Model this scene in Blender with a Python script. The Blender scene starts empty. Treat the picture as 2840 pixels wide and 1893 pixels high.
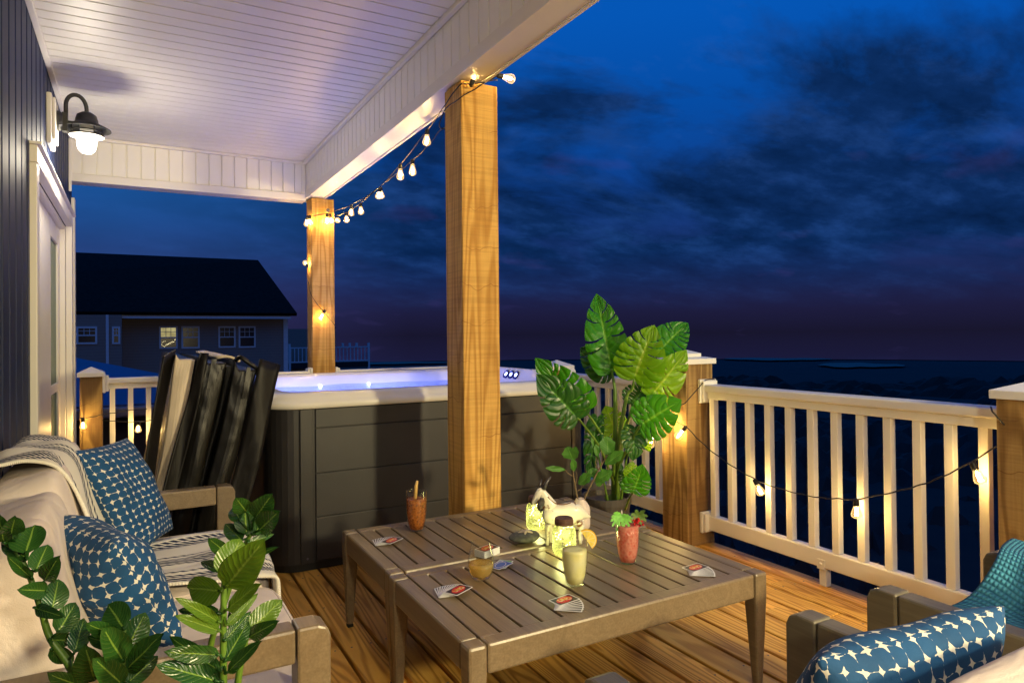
import bpy, bmesh, math, random
from mathutils import Vector, Matrix
R = math.radians
rnd = random.Random(7)
scene = bpy.context.scene
COL = scene.collection

# ------------------------------------------------------------------ helpers
class MB:
    """collects geometry for one mesh object"""
    def __init__(s):
        s.v = []; s.f = []; s.uv = []
    def add(s, vs, fs, uvs=None):
        o = len(s.v)
        s.v += [tuple(p) for p in vs]
        s.f += [tuple(i + o for i in f) for f in fs]
        if uvs is None:
            s.uv += [[(0, 0)] * len(f) for f in fs]
        else:
            s.uv += [[uvs[i] for i in f] for f in fs]
        return s
    def box(s, x0, x1, y0, y1, z0, z1):
        return s.add([(x0,y0,z0),(x1,y0,z0),(x1,y1,z0),(x0,y1,z0),(x0,y0,z1),(x1,y0,z1),(x1,y1,z1),(x0,y1,z1)],
                     [(0,3,2,1),(4,5,6,7),(0,1,5,4),(1,2,6,5),(2,3,7,6),(3,0,4,7)])
    def hexa(s, b, t):
        return s.add(list(b) + list(t), [(0,3,2,1),(4,5,6,7),(0,1,5,4),(1,2,6,5),(2,3,7,6),(3,0,4,7)])
    def prism(s, poly, axis, a, b):
        n = len(poly)
        def P(p, c):
            if axis == 'x': return (c, p[0], p[1])
            if axis == 'y': return (p[0], c, p[1])
            return (p[0], p[1], c)
        vs = [P(p, a) for p in poly] + [P(p, b) for p in poly]
        fs = [tuple(range(n)), tuple(range(2*n-1, n-1, -1))] + [(i, i+n, (i+1) % n + n, (i+1) % n) for i in range(n)]
        return s.add(vs, fs)
    def tube(s, path, r, n=8, cap=True):
        path = [Vector(p) for p in path]; m = len(path)
        rs = r if isinstance(r, (list, tuple)) else [r] * m
        vs = []; up = None
        for i in range(m):
            d = (path[min(i+1, m-1)] - path[max(i-1, 0)])
            d = d.normalized() if d.length > 1e-9 else Vector((0,0,1))
            if up is None:
                up = d.orthogonal().normalized()
            else:
                up = up - d * up.dot(d)
                up = up.normalized() if up.length > 1e-6 else d.orthogonal().normalized()
            w = d.cross(up)
            for k in range(n):
                a = 2*math.pi*k/n
                vs.append(path[i] + (up*math.cos(a) + w*math.sin(a)) * rs[i])
        fs = [(i*n+k, i*n+(k+1) % n, (i+1)*n+(k+1) % n, (i+1)*n+k) for i in range(m-1) for k in range(n)]
        if cap:
            fs += [tuple(range(n-1, -1, -1)), tuple((m-1)*n+k for k in range(n))]
        return s.add(vs, fs)
    def lathe(s, prof, c=(0,0,0), n=24, M=None, capb=False, capt=False):
        vs = []
        for r, z in prof:
            for k in range(n):
                a = 2*math.pi*k/n
                p = Vector((r*math.cos(a), r*math.sin(a), z))
                if M is not None: p = M @ p
                vs.append(p + Vector(c))
        m = len(prof)
        fs = [(i*n+k, i*n+(k+1) % n, (i+1)*n+(k+1) % n, (i+1)*n+k) for i in range(m-1) for k in range(n)]
        if capb: fs.append(tuple(range(n-1, -1, -1)))
        if capt: fs.append(tuple((m-1)*n+k for k in range(n)))
        return s.add(vs, fs)
    def grid(s, fn, nu, nv):
        vs = []; uv = []
        for j in range(nv+1):
            for i in range(nu+1):
                u, v = i/nu, j/nv
                vs.append(fn(u, v)); uv.append((u, v))
        w = nu+1
        fs = [(j*w+i, j*w+i+1, (j+1)*w+i+1, (j+1)*w+i) for j in range(nv) for i in range(nu)]
        return s.add(vs, fs, uv)

def build(name, mb, mat, parent=None, bevel=0, smooth=False, base=None, seg=2, solid=0, sub=0, weld=False):
    me = bpy.data.meshes.new(name)
    off = Vector(base) if base is not None else (parent_world(parent) if parent is not None else Vector((0,0,0)))
    me.from_pydata([Vector(p) - off for p in mb.v], [], mb.f)
    ul = me.uv_layers.new(name='UVMap')
    i = 0
    for fu in mb.uv:
        for q in fu:
            ul.data[i].uv = q; i += 1
    me.materials.append(mat)
    if weld or not solid:
        bm = bmesh.new(); bm.from_mesh(me)
        if weld: bmesh.ops.remove_doubles(bm, verts=bm.verts, dist=1e-5)
        if not solid: bmesh.ops.recalc_face_normals(bm, faces=bm.faces)
        bm.to_mesh(me); bm.free()
    if smooth:
        me.polygons.foreach_set('use_smooth', [True]*len(me.polygons))
    me.update()
    o = bpy.data.objects.new(name, me); COL.objects.link(o)
    if parent is not None:
        o.parent = parent
    elif base is not None:
        o.location = off
    if solid:
        m = o.modifiers.new('solid', 'SOLIDIFY'); m.thickness = solid; m.offset = 0
    if bevel:
        m = o.modifiers.new('bevel', 'BEVEL'); m.width = bevel; m.segments = seg; m.limit_method = 'ANGLE'; m.angle_limit = R(35)
    if sub:
        m = o.modifiers.new('sub', 'SUBSURF'); m.levels = sub; m.render_levels = sub
    return o
def parent_world(o):
    p = Vector((0,0,0))
    while o is not None:
        p += o.location; o = o.parent
    return p
def thing(name, label, cat, loc=(0,0,0), group=None):
    o = bpy.data.objects.new(name, None); COL.objects.link(o)
    o.location = loc; o.empty_display_size = .05
    return tag(o, label, cat, group)
def tag(o, label=None, cat=None, group=None, kind=None):
    if label: o['label'] = label
    if cat: o['category'] = cat
    if group: o['group'] = group
    if kind: o['kind'] = kind
    return o
def smoothpath(pts, k=6):
    pts = [Vector(p) for p in pts]
    if len(pts) < 3: return pts
    out = []
    for i in range(len(pts)-1):
        p0 = pts[max(i-1,0)]; p1 = pts[i]; p2 = pts[i+1]; p3 = pts[min(i+2,len(pts)-1)]
        for j in range(k):
            t = j/k
            out.append(.5*((2*p1) + (p2-p0)*t + (2*p0-5*p1+4*p2-p3)*t*t + (3*p1-p0-3*p2+p3)*t**3))
    out.append(pts[-1]); return out
def lerp(a, b, t): return a + (b-a)*t
def link_light(name, kind, loc, power, color, radius=.02, **kw):
    l = bpy.data.lights.new(name, kind); l.energy = power; l.color = color
    if kind == 'POINT' or kind == 'SPOT': l.shadow_soft_size = radius
    o = bpy.data.objects.new(name, l); COL.objects.link(o); o.location = loc
    for k, v in kw.items(): setattr(l, k, v)
    return o

# ------------------------------------------------------------------ materials
class NT:
    def __init__(s, name):
        s.m = bpy.data.materials.new(name); s.m.use_nodes = True
        s.t = s.m.node_tree; s.t.nodes.clear()
        s.out = s.t.nodes.new('ShaderNodeOutputMaterial')
    def n(s, typ, ins=None, **props):
        nd = s.t.nodes.new(typ)
        for k, v in props.items(): setattr(nd, k, v)
        for k, v in (ins or {}).items():
            sock = nd.inputs[k]
            if hasattr(v, 'is_linked') or isinstance(v, bpy.types.NodeSocket): s.t.links.new(v, sock)
            else: sock.default_value = v
        return nd
    def math(s, op, a, b=None, c=None):
        nd = s.t.nodes.new('ShaderNodeMath'); nd.operation = op
        for i, v in enumerate((a, b, c)):
            if v is None: continue
            if isinstance(v, bpy.types.NodeSocket): s.t.links.new(v, nd.inputs[i])
            else: nd.inputs[i].default_value = v
        return nd.outputs[0]
    def ramp(s, fac, stops, interp='LINEAR'):
        nd = s.t.nodes.new('ShaderNodeValToRGB'); nd.color_ramp.interpolation = interp
        el = nd.color_ramp.elements
        while len(el) < len(stops): el.new(.5)
        for e, (p, c) in zip(el, stops):
            e.position = p; e.color = c if len(c) == 4 else (*c, 1)
        s.t.links.new(fac, nd.inputs[0]); return nd.outputs[0]
    def mix(s, fac, a, b, typ='RGBA', blend='MIX'):
        nd = s.t.nodes.new('ShaderNodeMix'); nd.data_type = typ; nd.blend_type = blend
        idx = {'RGBA': (0, 6, 7, 2), 'FLOAT': (0, 2, 3, 0)}[typ]
        for i, v in zip(idx[:3], (fac, a, b)):
            if isinstance(v, bpy.types.NodeSocket): s.t.links.new(v, nd.inputs[i])
            else: nd.inputs[i].default_value = (v if not (isinstance(v, tuple) and len(v) == 3) else (*v, 1))
        return nd.outputs[idx[3]]
    def comb(s, x, y, z):
        nd = s.t.nodes.new('ShaderNodeCombineXYZ')
        for i, v in enumerate((x, y, z)):
            if isinstance(v, bpy.types.NodeSocket): s.t.links.new(v, nd.inputs[i])
            else: nd.inputs[i].default_value = v
        return nd.outputs[0]
    def sep(s, v):
        nd = s.t.nodes.new('ShaderNodeSeparateXYZ'); s.t.links.new(v, nd.inputs[0]); return nd.outputs
    def coord(s, which='Object'):
        return s.n('ShaderNodeTexCoord').outputs[which]
    def pos(s): return s.n('ShaderNodeNewGeometry').outputs['Position']
    def noise(s, vec, scale=1, detail=2, rough=.5, dist=0):
        return s.n('ShaderNodeTexNoise', {'Vector': vec, 'Scale': scale, 'Detail': detail, 'Roughness': rough, 'Distortion': dist}).outputs[0]
    def scl(s, vec, x, y, z, off=(0,0,0)):
        return s.n('ShaderNodeMapping', {'Vector': vec, 'Scale': (x,y,z), 'Location': off}).outputs[0]
    def bump(s, h, strength=.3, dist=.01):
        return s.n('ShaderNodeBump', {'Height': h, 'Strength': strength, 'Distance': dist}).outputs[0]
    def pbsdf(s, color, rough=.5, normal=None, **ins):
        d = {'Base Color': color if isinstance(color, bpy.types.NodeSocket) else (*color, 1), 'Roughness': rough}
        if normal is not None: d['Normal'] = normal
        d.update(ins)
        nd = s.n('ShaderNodeBsdfPrincipled', d); return nd.outputs[0]
    def done(s, shader):
        s.t.links.new(shader, s.out.inputs['Surface']); return s.m

def plain(name, color, rough=.5, var=.08, vscale=8, bump=0, bscale=60, **ins):
    k = NT(name); p = k.pos()
    n = k.noise(p, vscale, 3)
    lo = tuple(c*(1-var) for c in color); hi = tuple(min(1, c*(1+var)) for c in color)
    c = k.ramp(n, [(.3, lo), (.7, hi)])
    nm = k.bump(k.noise(p, bscale, 3), bump, .004) if bump else None
    return k.done(k.pbsdf(c, rough, nm, **ins))

def wood(name, light, dark, axis='y', rings=11, across=5.0, along=.45, pitch=0, x0=0, saw=0, rough=.55, tint=.16, cracks=0, edge=.5, fibre=.25, bmp=.35, seam=0, knots=0):
    k = NT(name); p = k.pos()
    x, y, z = k.sep(p)
    a = {'x': x, 'y': y, 'z': z}[axis]
    b, c = {'x': (y, z), 'y': (x, z), 'z': (x, y)}[axis]
    if pitch:
        idx = k.math('FLOOR', k.math('DIVIDE', k.math('SUBTRACT', b, x0), pitch))
    else:
        idx = k.n('ShaderNodeObjectInfo').outputs['Random']
        idx = k.math('MULTIPLY', idx, 40)
    if seam:
        sh = k.math('MULTIPLY', k.n('ShaderNodeTexWhiteNoise', {'W': idx}, noise_dimensions='1D').outputs[0], seam)
        idx = k.math('ADD', idx, k.math('MULTIPLY', k.math('FLOOR', k.math('DIVIDE', k.math('ADD', a, sh), seam)), 31.7))
    off = k.math('MULTIPLY', idx, 3.71)
    vec = k.comb(k.math('MULTIPLY', b, across), k.math('MULTIPLY', a, along), k.math('ADD', k.math('MULTIPLY', c, across), off))
    n = k.noise(vec, 1.3, 1.5, .45, .25)
    ring = k.math('MULTIPLY_ADD', k.math('SINE', k.math('MULTIPLY', n, rings*6.283)), .5, .5)
    ring = k.ramp(ring, [(edge-.28, (0,0,0)), (edge+.42, (1,1,1))])
    fv = k.comb(k.math('MULTIPLY', b, 170), k.math('MULTIPLY', a, 5), k.math('ADD', k.math('MULTIPLY', c, 170), off))
    f = k.noise(fv, 1, 2)
    col = k.mix(ring, light, dark)
    col = k.mix(fibre, col, k.mix(f, (0,0,0), (1,1,1)), blend='SOFT_LIGHT')
    w = k.n('ShaderNodeTexWhiteNoise', {'W': idx}, noise_dimensions='1D').outputs[0]
    col = k.mix(1, col, k.ramp(w, [(0, (1-tint,)*3), (1, (1+tint*.6, 1+tint*.5, 1+tint*.3))]), blend='MULTIPLY')
    blot = k.noise(k.comb(b, a, c), 3.1, 3)
    col = k.mix(.5, col, k.ramp(blot, [(.3, (.7,.68,.62)), (.7, (1.12,1.12,1.12))]), blend='MULTIPLY')
    if knots:
        kn = k.n('ShaderNodeTexVoronoi', {'Vector': k.comb(k.math('MULTIPLY', b, 4.2), k.math('MULTIPLY', a, 1.5), k.math('ADD', k.math('MULTIPLY', c, 4.2), off)), 'Scale': 1.0})
        gate = k.math('GREATER_THAN', k.sep(kn.outputs[1])[0], 1-knots)
        ks = k.ramp(kn.outputs[0], [(.035, (1,1,1)), (.075, (0,0,0))])
        col = k.mix(k.math('MULTIPLY', k.math('MULTIPLY', ks, gate), .8), col, (dark[0]*.28, dark[1]*.22, dark[2]*.3))
    h = k.math('MULTIPLY', ring, -.6)
    h = k.math('ADD', h, k.math('MULTIPLY', f, .5))
    if saw:
        sv = k.comb(k.math('MULTIPLY', b, 2.2), k.math('MULTIPLY', a, 95), k.math('MULTIPLY', c, 2.2))
        sn = k.noise(sv, 1, 2, .6)
        wv = k.comb(k.math('MULTIPLY', b, 60), k.math('MULTIPLY', a, 3), k.math('MULTIPLY', c, 60))
        h = k.math('ADD', h, k.math('MULTIPLY', sn, saw*2.0))
        col = k.mix(.35*saw, col, k.ramp(sn, [(.35, (.62,.58,.5)), (.6, (1.1,1.1,1.1))]), blend='MULTIPLY')
        cr = k.noise(k.comb(k.math('MULTIPLY', b, 5), k.math('MULTIPLY', a, .9), k.math('MULTIPLY', c, 5)), 1, 3, .6)
        cl = k.math('ABSOLUTE', k.math('SUBTRACT', k.math('FRACT', k.math('ADD', k.math('MULTIPLY', a, 5.3), k.math('MULTIPLY', cr, 1.1))), .5))
        gate = k.ramp(k.noise(k.comb(k.math('MULTIPLY', b, 4), k.math('MULTIPLY', a, 3), k.math('MULTIPLY', c, 4)), 1, 2), [(.45, (0,0,0)), (.6, (1,1,1))])
        crm = k.ramp(cl, [(0, (.45,.33,.2)), (.006, (.62,.5,.38)), (.016, (1,1,1))])
        col = k.mix(k.math('MULTIPLY', gate, .8), col, crm, blend='MULTIPLY')
    nm = k.bump(h, bmp, .004)
    return k.done(k.pbsdf(col, rough, nm))

def emit(name, color, strength):
    k = NT(name)
    return k.done(k.n('ShaderNodeEmission', {'Color': (*color, 1), 'Strength': strength}).outputs[0])

def thin_glass(name, tint=(1,1,1), gloss=1.0, rough=.03, base=.02):
    k = NT(name)
    lw = k.math('POWER', k.n('ShaderNodeLayerWeight', {'Blend': .5}).outputs['Facing'], 2.6)
    fac = k.math('MINIMUM', k.math('ADD', k.math('MULTIPLY', lw, gloss*.8), base), .95)
    t = k.n('ShaderNodeBsdfTransparent', {'Color': (*tint, 1)}).outputs[0]
    g = k.n('ShaderNodeBsdfGlossy', {'Roughness': rough}).outputs[0]
    mx = k.n('ShaderNodeMixShader', {0: fac, 1: t, 2: g}).outputs[0]
    return k.done(mx)

def leafmat(name, dark, light, vein, rough=.32, veins=9, transl=.3, fan=False, rib=1):
    k = NT(name); uv = k.coord('UV'); u, v, _ = k.sep(uv)
    c = k.math('ABSOLUTE', k.math('SUBTRACT', v, .5))
    n = k.noise(k.pos(), 14, 2)
    col = k.mix(n, dark, light)
    mid = k.ramp(c, [(.018, (1,1,1)), (.04, (0,0,0))])
    s = k.math('FRACT', k.math('MULTIPLY', k.math('SUBTRACT', u, k.math('MULTIPLY', c, .55)), veins))
    s = k.math('ABSOLUTE', k.math('SUBTRACT', s, .5))
    sv = k.ramp(s, [(.02, (.22,)*3), (.08, (0,0,0))])
    nm = k.bump(k.math('ADD', k.math('MULTIPLY', k.ramp(s, [(.0, (0,)*3), (.3, (1,)*3)]), .6), k.math('MULTIPLY', n, .5)), min(1, .35*rib), .004*rib)
    col = k.mix(sv, col, vein); col = k.mix(mid, col, vein)
    p = k.pbsdf(col, rough, nm)
    t = k.n('ShaderNodeBsdfTranslucent', {'Color': k.mix(.5, col, (light[0]*2.2, light[1]*2.0, light[2]*.6))}).outputs[0]
    return k.done(k.n('ShaderNodeMixShader', {0: transl, 1: p, 2: t}).outputs[0])

M = {}
M['vinyl'] = plain('white_vinyl', (.86,.83,.75), .32, .03, 3)
M['soffit'] = plain('soffit_vinyl', (.80,.78,.69), .42, .04, 2.5, .05, 200)
M['trimwhite'] = plain('trim_white', (.80,.76,.68), .4, .03, 4)
M['post'] = wood('rough_pine_post', (.64,.365,.085), (.46,.225,.036), 'z', 9, 7, .5, saw=.9, rough=.75, tint=.08, edge=.55, fibre=.3, knots=.3)
M['railpost'] = wood('weathered_post', (.40,.25,.085), (.23,.125,.034), 'z', 8, 7, .6, saw=.7, rough=.75, tint=.10, edge=.5, fibre=.3, knots=.4)
M['backpost'] = wood('grainy_post', (.42,.27,.085), (.18,.10,.03), 'z', 7, 4, .9, saw=.35, rough=.75, tint=.05, edge=.5)
M['deck'] = wood('deck_boards', (.88,.50,.10), (.56,.265,.035), 'y', 20, 5.2, .38, pitch=.1445, x0=-.5662, rough=.5, tint=.22, edge=.56, fibre=.35, seam=3.1, knots=.3)
M['rimboard'] = wood('rim_board', (.30,.19,.10), (.18,.10,.05), 'y', 8, 6, .4, rough=.7)
M['taupe'] = wood('taupe_paint', (.225,.168,.104), (.205,.150,.092), 'y', 5, 9, .35, rough=.34, tint=.14, fibre=.4, bmp=.06)
M['olive'] = wood('grey_olive_paint', (.175,.150,.100), (.16,.136,.090), 'y', 5, 9, .35, rough=.42, tint=.05, fibre=.3, bmp=.06)
def cushmat():
    k = NT('cream_cushion'); p = k.pos()
    w = k.noise(k.scl(p, 1, 1, 1), 7, 3, .5, .8); f = k.noise(p, 420, 2); d = k.noise(p, 2.2, 3)
    c = k.ramp(d, [(.3, (.70,.60,.54)), (.7, (.77,.67,.605))])
    return k.done(k.pbsdf(c, .9, k.bump(k.math('ADD', k.math('MULTIPLY', w, 5), k.math('MULTIPLY', f, .25)), .55, .006)))
M['cushion'] = cushmat()
M['navy'] = plain('navy_siding', (.006,.015,.062), .55, .10, 6, .08, 260, **{'Specular IOR Level': .22})
M['blackmetal'] = plain('black_metal', (.018,.018,.018), .45, .2, 40)
M['rubber'] = plain('black_cable', (.012,.011,.010), .5, .2, 60)
M['shell'] = plain('tub_acrylic', (.78,.75,.70), .12, .04, 5)
M['cabinet'] = plain('tub_cabinet', (.027,.0255,.028), .48, .16, 5, .12, 160)
M['cabinetdark'] = plain('tub_corner', (.021,.0195,.021), .45, .12, 5, .1, 160)
M['black'] = plain('black_plastic', (.006,.006,.006), .6, .1)
def coververt(name, base, rough, fold):
    k = NT(name); p = k.pos()
    w = k.noise(k.scl(p, 4, 1, 1.8), 1.6, 2, .5, .6)
    f = k.noise(p, 300, 2)
    nm = k.bump(k.math('ADD', k.math('MULTIPLY', w, 9), k.math('MULTIPLY', f, .25)), fold, .006)
    c = k.ramp(w, [(.3, tuple(x*.8 for x in base)), (.7, tuple(x*1.25 for x in base))])
    return k.done(k.pbsdf(c, rough, nm, **{'Specular IOR Level': .36}))
M['leather'] = coververt('black_vinyl_cover', (.0065,.006,.0055), .32, .6)
M['flap'] = coververt('matte_cover_flap', (.006,.005,.0045), .5, .4)
M['liner'] = coververt('cream_cover_liner', (.62,.52,.40), .5, .35)
def glowglass():
    k = NT('bulb_glass')
    f = k.n('ShaderNodeLayerWeight', {'Blend': .5}).outputs['Facing']
    fac = k.math('MINIMUM', k.math('ADD', k.math('MULTIPLY', k.math('POWER', f, 2.2), .75), .16), .9)
    t = k.n('ShaderNodeBsdfTransparent', {'Color': (1,.93,.80,1)}).outputs[0]
    g = k.n('ShaderNodeBsdfGlossy', {'Roughness': .05}).outputs[0]
    e = k.n('ShaderNodeEmission', {'Color': (1,.60,.20,1), 'Strength': 1.5}).outputs[0]
    ge = k.n('ShaderNodeAddShader', {0: g, 1: e}).outputs[0]
    return k.done(k.n('ShaderNodeMixShader', {0: fac, 1: t, 2: ge}).outputs[0])
M['bulbglass'] = glowglass()
M['filament'] = emit('glowing_filament', (1,.66,.30), 55)
M['globe'] = emit('frosted_globe', (1,.93,.80), 9)
M['glass'] = thin_glass('clear_glass', (.97,.98,.96), 1.0, .03, .05)
def jarg():
    k = NT('green_jar_glass')
    f = k.n('ShaderNodeLayerWeight', {'Blend': .5}).outputs['Facing']
    t = k.n('ShaderNodeBsdfTransparent', {'Color': (.88,.97,.74,1)}).outputs[0]
    g = k.n('ShaderNodeBsdfGlossy', {'Roughness': .06}).outputs[0]
    tl = k.n('ShaderNodeBsdfTranslucent', {'Color': (.80,.95,.42,1)}).outputs[0]
    d = k.n('ShaderNodeBsdfDiffuse', {'Color': (.62,.78,.45,1)}).outputs[0]
    m1 = k.n('ShaderNodeMixShader', {0: .35, 1: tl, 2: d}).outputs[0]
    m2 = k.n('ShaderNodeMixShader', {0: k.math('ADD', k.math('MULTIPLY', k.math('POWER', f, 2.0), .5), .10), 1: t, 2: m1}).outputs[0]
    return k.done(k.n('ShaderNodeMixShader', {0: k.math('ADD', k.math('MULTIPLY', k.math('POWER', f, 3), .5), .04), 1: m2, 2: g}).outputs[0])
M['jarglass'] = jarg()
M['rust'] = plain('rusty_lid', (.10,.045,.022), .6, .4, 60, .4, 300)
M['fairy'] = emit('fairy_lights', (1,.85,.42), 30)
M['wire'] = plain('copper_wire', (.4,.3,.12), .35, .1)
M['vase'] = plain('blush_ceramic', (.66,.55,.47), .55, .05, 10)
M['stone'] = plain('dark_stone', (.10,.10,.085), .8, .35, 55, .5, 160)
M['bone'] = plain('pale_starfish', (.66,.55,.42), .8, .1, 60, .3, 200)
M['stem'] = plain('green_stem', (.10,.20,.02), .45, .35, 22)
M['brownstem'] = plain('brown_twig', (.16,.11,.055), .7, .3, 60, .3, 120)
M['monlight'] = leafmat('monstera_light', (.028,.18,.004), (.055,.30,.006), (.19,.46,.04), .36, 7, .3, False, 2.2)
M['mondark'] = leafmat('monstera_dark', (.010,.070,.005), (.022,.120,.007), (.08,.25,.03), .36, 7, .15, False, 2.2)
M['monbacklit'] = leafmat('monstera_backlit', (.12,.32,.004), (.22,.46,.008), (.42,.62,.06), .36, 7, .45, False, 2.2)  # bulb light from behind painted in as a yellower leaf green
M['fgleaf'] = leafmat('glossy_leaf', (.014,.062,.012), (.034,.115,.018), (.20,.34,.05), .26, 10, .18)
M['fglight'] = leafmat('lit_leaf', (.075,.17,.012), (.12,.23,.016), (.26,.40,.06), .3, 10, .3)  # paler copy of the leaf colour, lamplight on these leaves painted in
M['twigleaf'] = leafmat('fig_leaf', (.045,.17,.02), (.085,.26,.03), (.15,.34,.06), .4, 8, .3)
MON = [((2.446, 3.183, 1.047), (2.426, 3.282, 1.444), 0.23, 0), ((2.501, 3.244, 1.021), (2.382, 3.367, 1.151), 0.206, 1), ((2.491, 3.033, 0.993), (2.533, 2.937, 1.255), 0.277, 2), ((2.7, 3.051, 1.149), (2.825, 2.98, 1.296), 0.208, 0), ((2.579, 2.985, 0.902), (2.735, 2.894, 1.12), 0.201, 2), ((2.429, 2.91, 0.749), (2.54, 2.755, 0.874), 0.231, 0), ((2.031, 2.937, 0.813), (1.848, 2.98, 1.011), 0.21, 1), ((2.137, 3.026, 0.844), (1.906, 3.084, 1.078), 0.218, 0), ((2.502, 3.214, 0.654), (2.472, 3.263, 0.801), 0.172, 2), ((2.27, 3.09, 0.777), (2.197, 3.077, 0.493), 0.104, 1), ((2.453, 2.988, 0.726), (2.417, 2.953, 0.574), 0.145, 1), ((2.576, 3.092, 0.697), (2.619, 3.069, 0.575), 0.092, 2), ((2.284, 2.8, 0.421), (2.291, 2.737, 0.548), 0.146, 0), ((2.37, 2.923, 0.469), (2.377, 2.918, 0.542), 0.083, 2), ((2.399, 3.023, 0.395), (2.387, 3.028, 0.505), 0.049, 1), ((2.532, 3.115, 0.84), (2.61, 3.07, 0.94), 0.168, 1)]
MONST = [([(2.449, 3.169, 0.228), (2.454, 3.167, 0.462), (2.459, 3.167, 0.647), (2.459, 3.169, 0.882), (2.458, 3.173, 0.945), (2.446, 3.183, 1.047)], 0.028, 0.006), ([(2.448, 3.145, 0.341), (2.443, 3.124, 0.595), (2.475, 3.083, 0.888), (2.49, 3.054, 0.93), (2.491, 3.033, 0.993)], 0.018, 0.006), ([(2.441, 3.138, 0.281), (2.418, 3.091, 0.479), (2.426, 3.028, 0.594), (2.434, 2.965, 0.69), (2.429, 2.91, 0.749)], 0.014, 0.006), ([(2.415, 3.128, 0.432), (2.367, 3.09, 0.582), (2.292, 3.068, 0.677), (2.214, 3.047, 0.766), (2.137, 3.026, 0.844)], 0.012, 0.006), ([(2.411, 3.13, 0.39), (2.284, 3.066, 0.594), (2.137, 3.012, 0.744), (2.031, 2.937, 0.813)], 0.01, 0.005), ([(2.461, 3.16, 0.379), (2.465, 3.12, 0.636), (2.512, 3.058, 0.826), (2.579, 2.985, 0.902)], 0.012, 0.005), ([(2.456, 3.13, 0.235), (2.446, 3.088, 0.394), (2.439, 3.044, 0.546), (2.453, 2.988, 0.726)], 0.009, 0.004), ([(2.374, 2.981, 0.279), (2.331, 2.889, 0.367), (2.284, 2.8, 0.421)], 0.007, 0.005), ([(2.389, 3.145, 0.241), (2.344, 3.13, 0.398), (2.289, 3.12, 0.61), (2.27, 3.09, 0.777)], 0.008, 0.004), ([(2.481, 3.17, 0.501), (2.547, 3.134, 0.796), (2.642, 3.081, 1.048), (2.7, 3.051, 1.149)], 0.01, 0.005)]
TWIGS = [[(1.683, 2.425, 0.513), (1.675, 2.429, 0.544), (1.666, 2.433, 0.606), (1.659, 2.437, 0.644), (1.658, 2.436, 0.7)], [(1.697, 2.417, 0.512), (1.705, 2.412, 0.55), (1.735, 2.394, 0.621), (1.757, 2.381, 0.668), (1.777, 2.37, 0.705), (1.782, 2.367, 0.72)], [(1.658, 2.437, 0.638), (1.64, 2.447, 0.65), (1.629, 2.453, 0.666)], [(1.67, 2.431, 0.606), (1.673, 2.429, 0.644), (1.668, 2.432, 0.659)], [(1.675, 2.428, 0.575), (1.689, 2.421, 0.584), (1.697, 2.416, 0.606)], [(1.753, 2.384, 0.668), (1.744, 2.389, 0.693), (1.749, 2.385, 0.721)], [(1.755, 2.383, 0.649), (1.779, 2.369, 0.655), (1.793, 2.362, 0.667), (1.794, 2.361, 0.683)], [(1.738, 2.393, 0.618), (1.755, 2.383, 0.627), (1.768, 2.376, 0.639)], [(1.766, 2.377, 0.683), (1.767, 2.375, 0.72), (1.763, 2.377, 0.755)], [(1.777, 2.37, 0.705), (1.788, 2.364, 0.717), (1.79, 2.362, 0.73)]]
TWIGL = [((1.657, 2.437, 0.712), (1.627, 2.43, 0.769), 0.053), ((1.674, 2.451, 0.706), (1.669, 2.429, 0.765), 0.028), ((1.662, 2.435, 0.656), (1.647, 2.42, 0.719), 0.023), ((1.631, 2.452, 0.666), (1.539, 2.469, 0.681), 0.019), ((1.678, 2.426, 0.603), (1.71, 2.374, 0.652), 0.037), ((1.723, 2.424, 0.636), (1.761, 2.402, 0.664), 0.028), ((1.796, 2.37, 0.722), (1.806, 2.387, 0.806), 0.053), ((1.772, 2.362, 0.688), (1.825, 2.297, 0.75), 0.037), ((1.749, 2.385, 0.722), (1.746, 2.387, 0.777), 0.019), ((1.736, 2.392, 0.765), (1.729, 2.395, 0.805), 0.011), ((1.738, 2.393, 0.615), (1.788, 2.33, 0.664), 0.041), ((1.741, 2.391, 0.612), (1.759, 2.358, 0.613), 0.028), ((1.75, 2.42, 0.621), (1.764, 2.412, 0.649), 0.022)]
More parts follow.
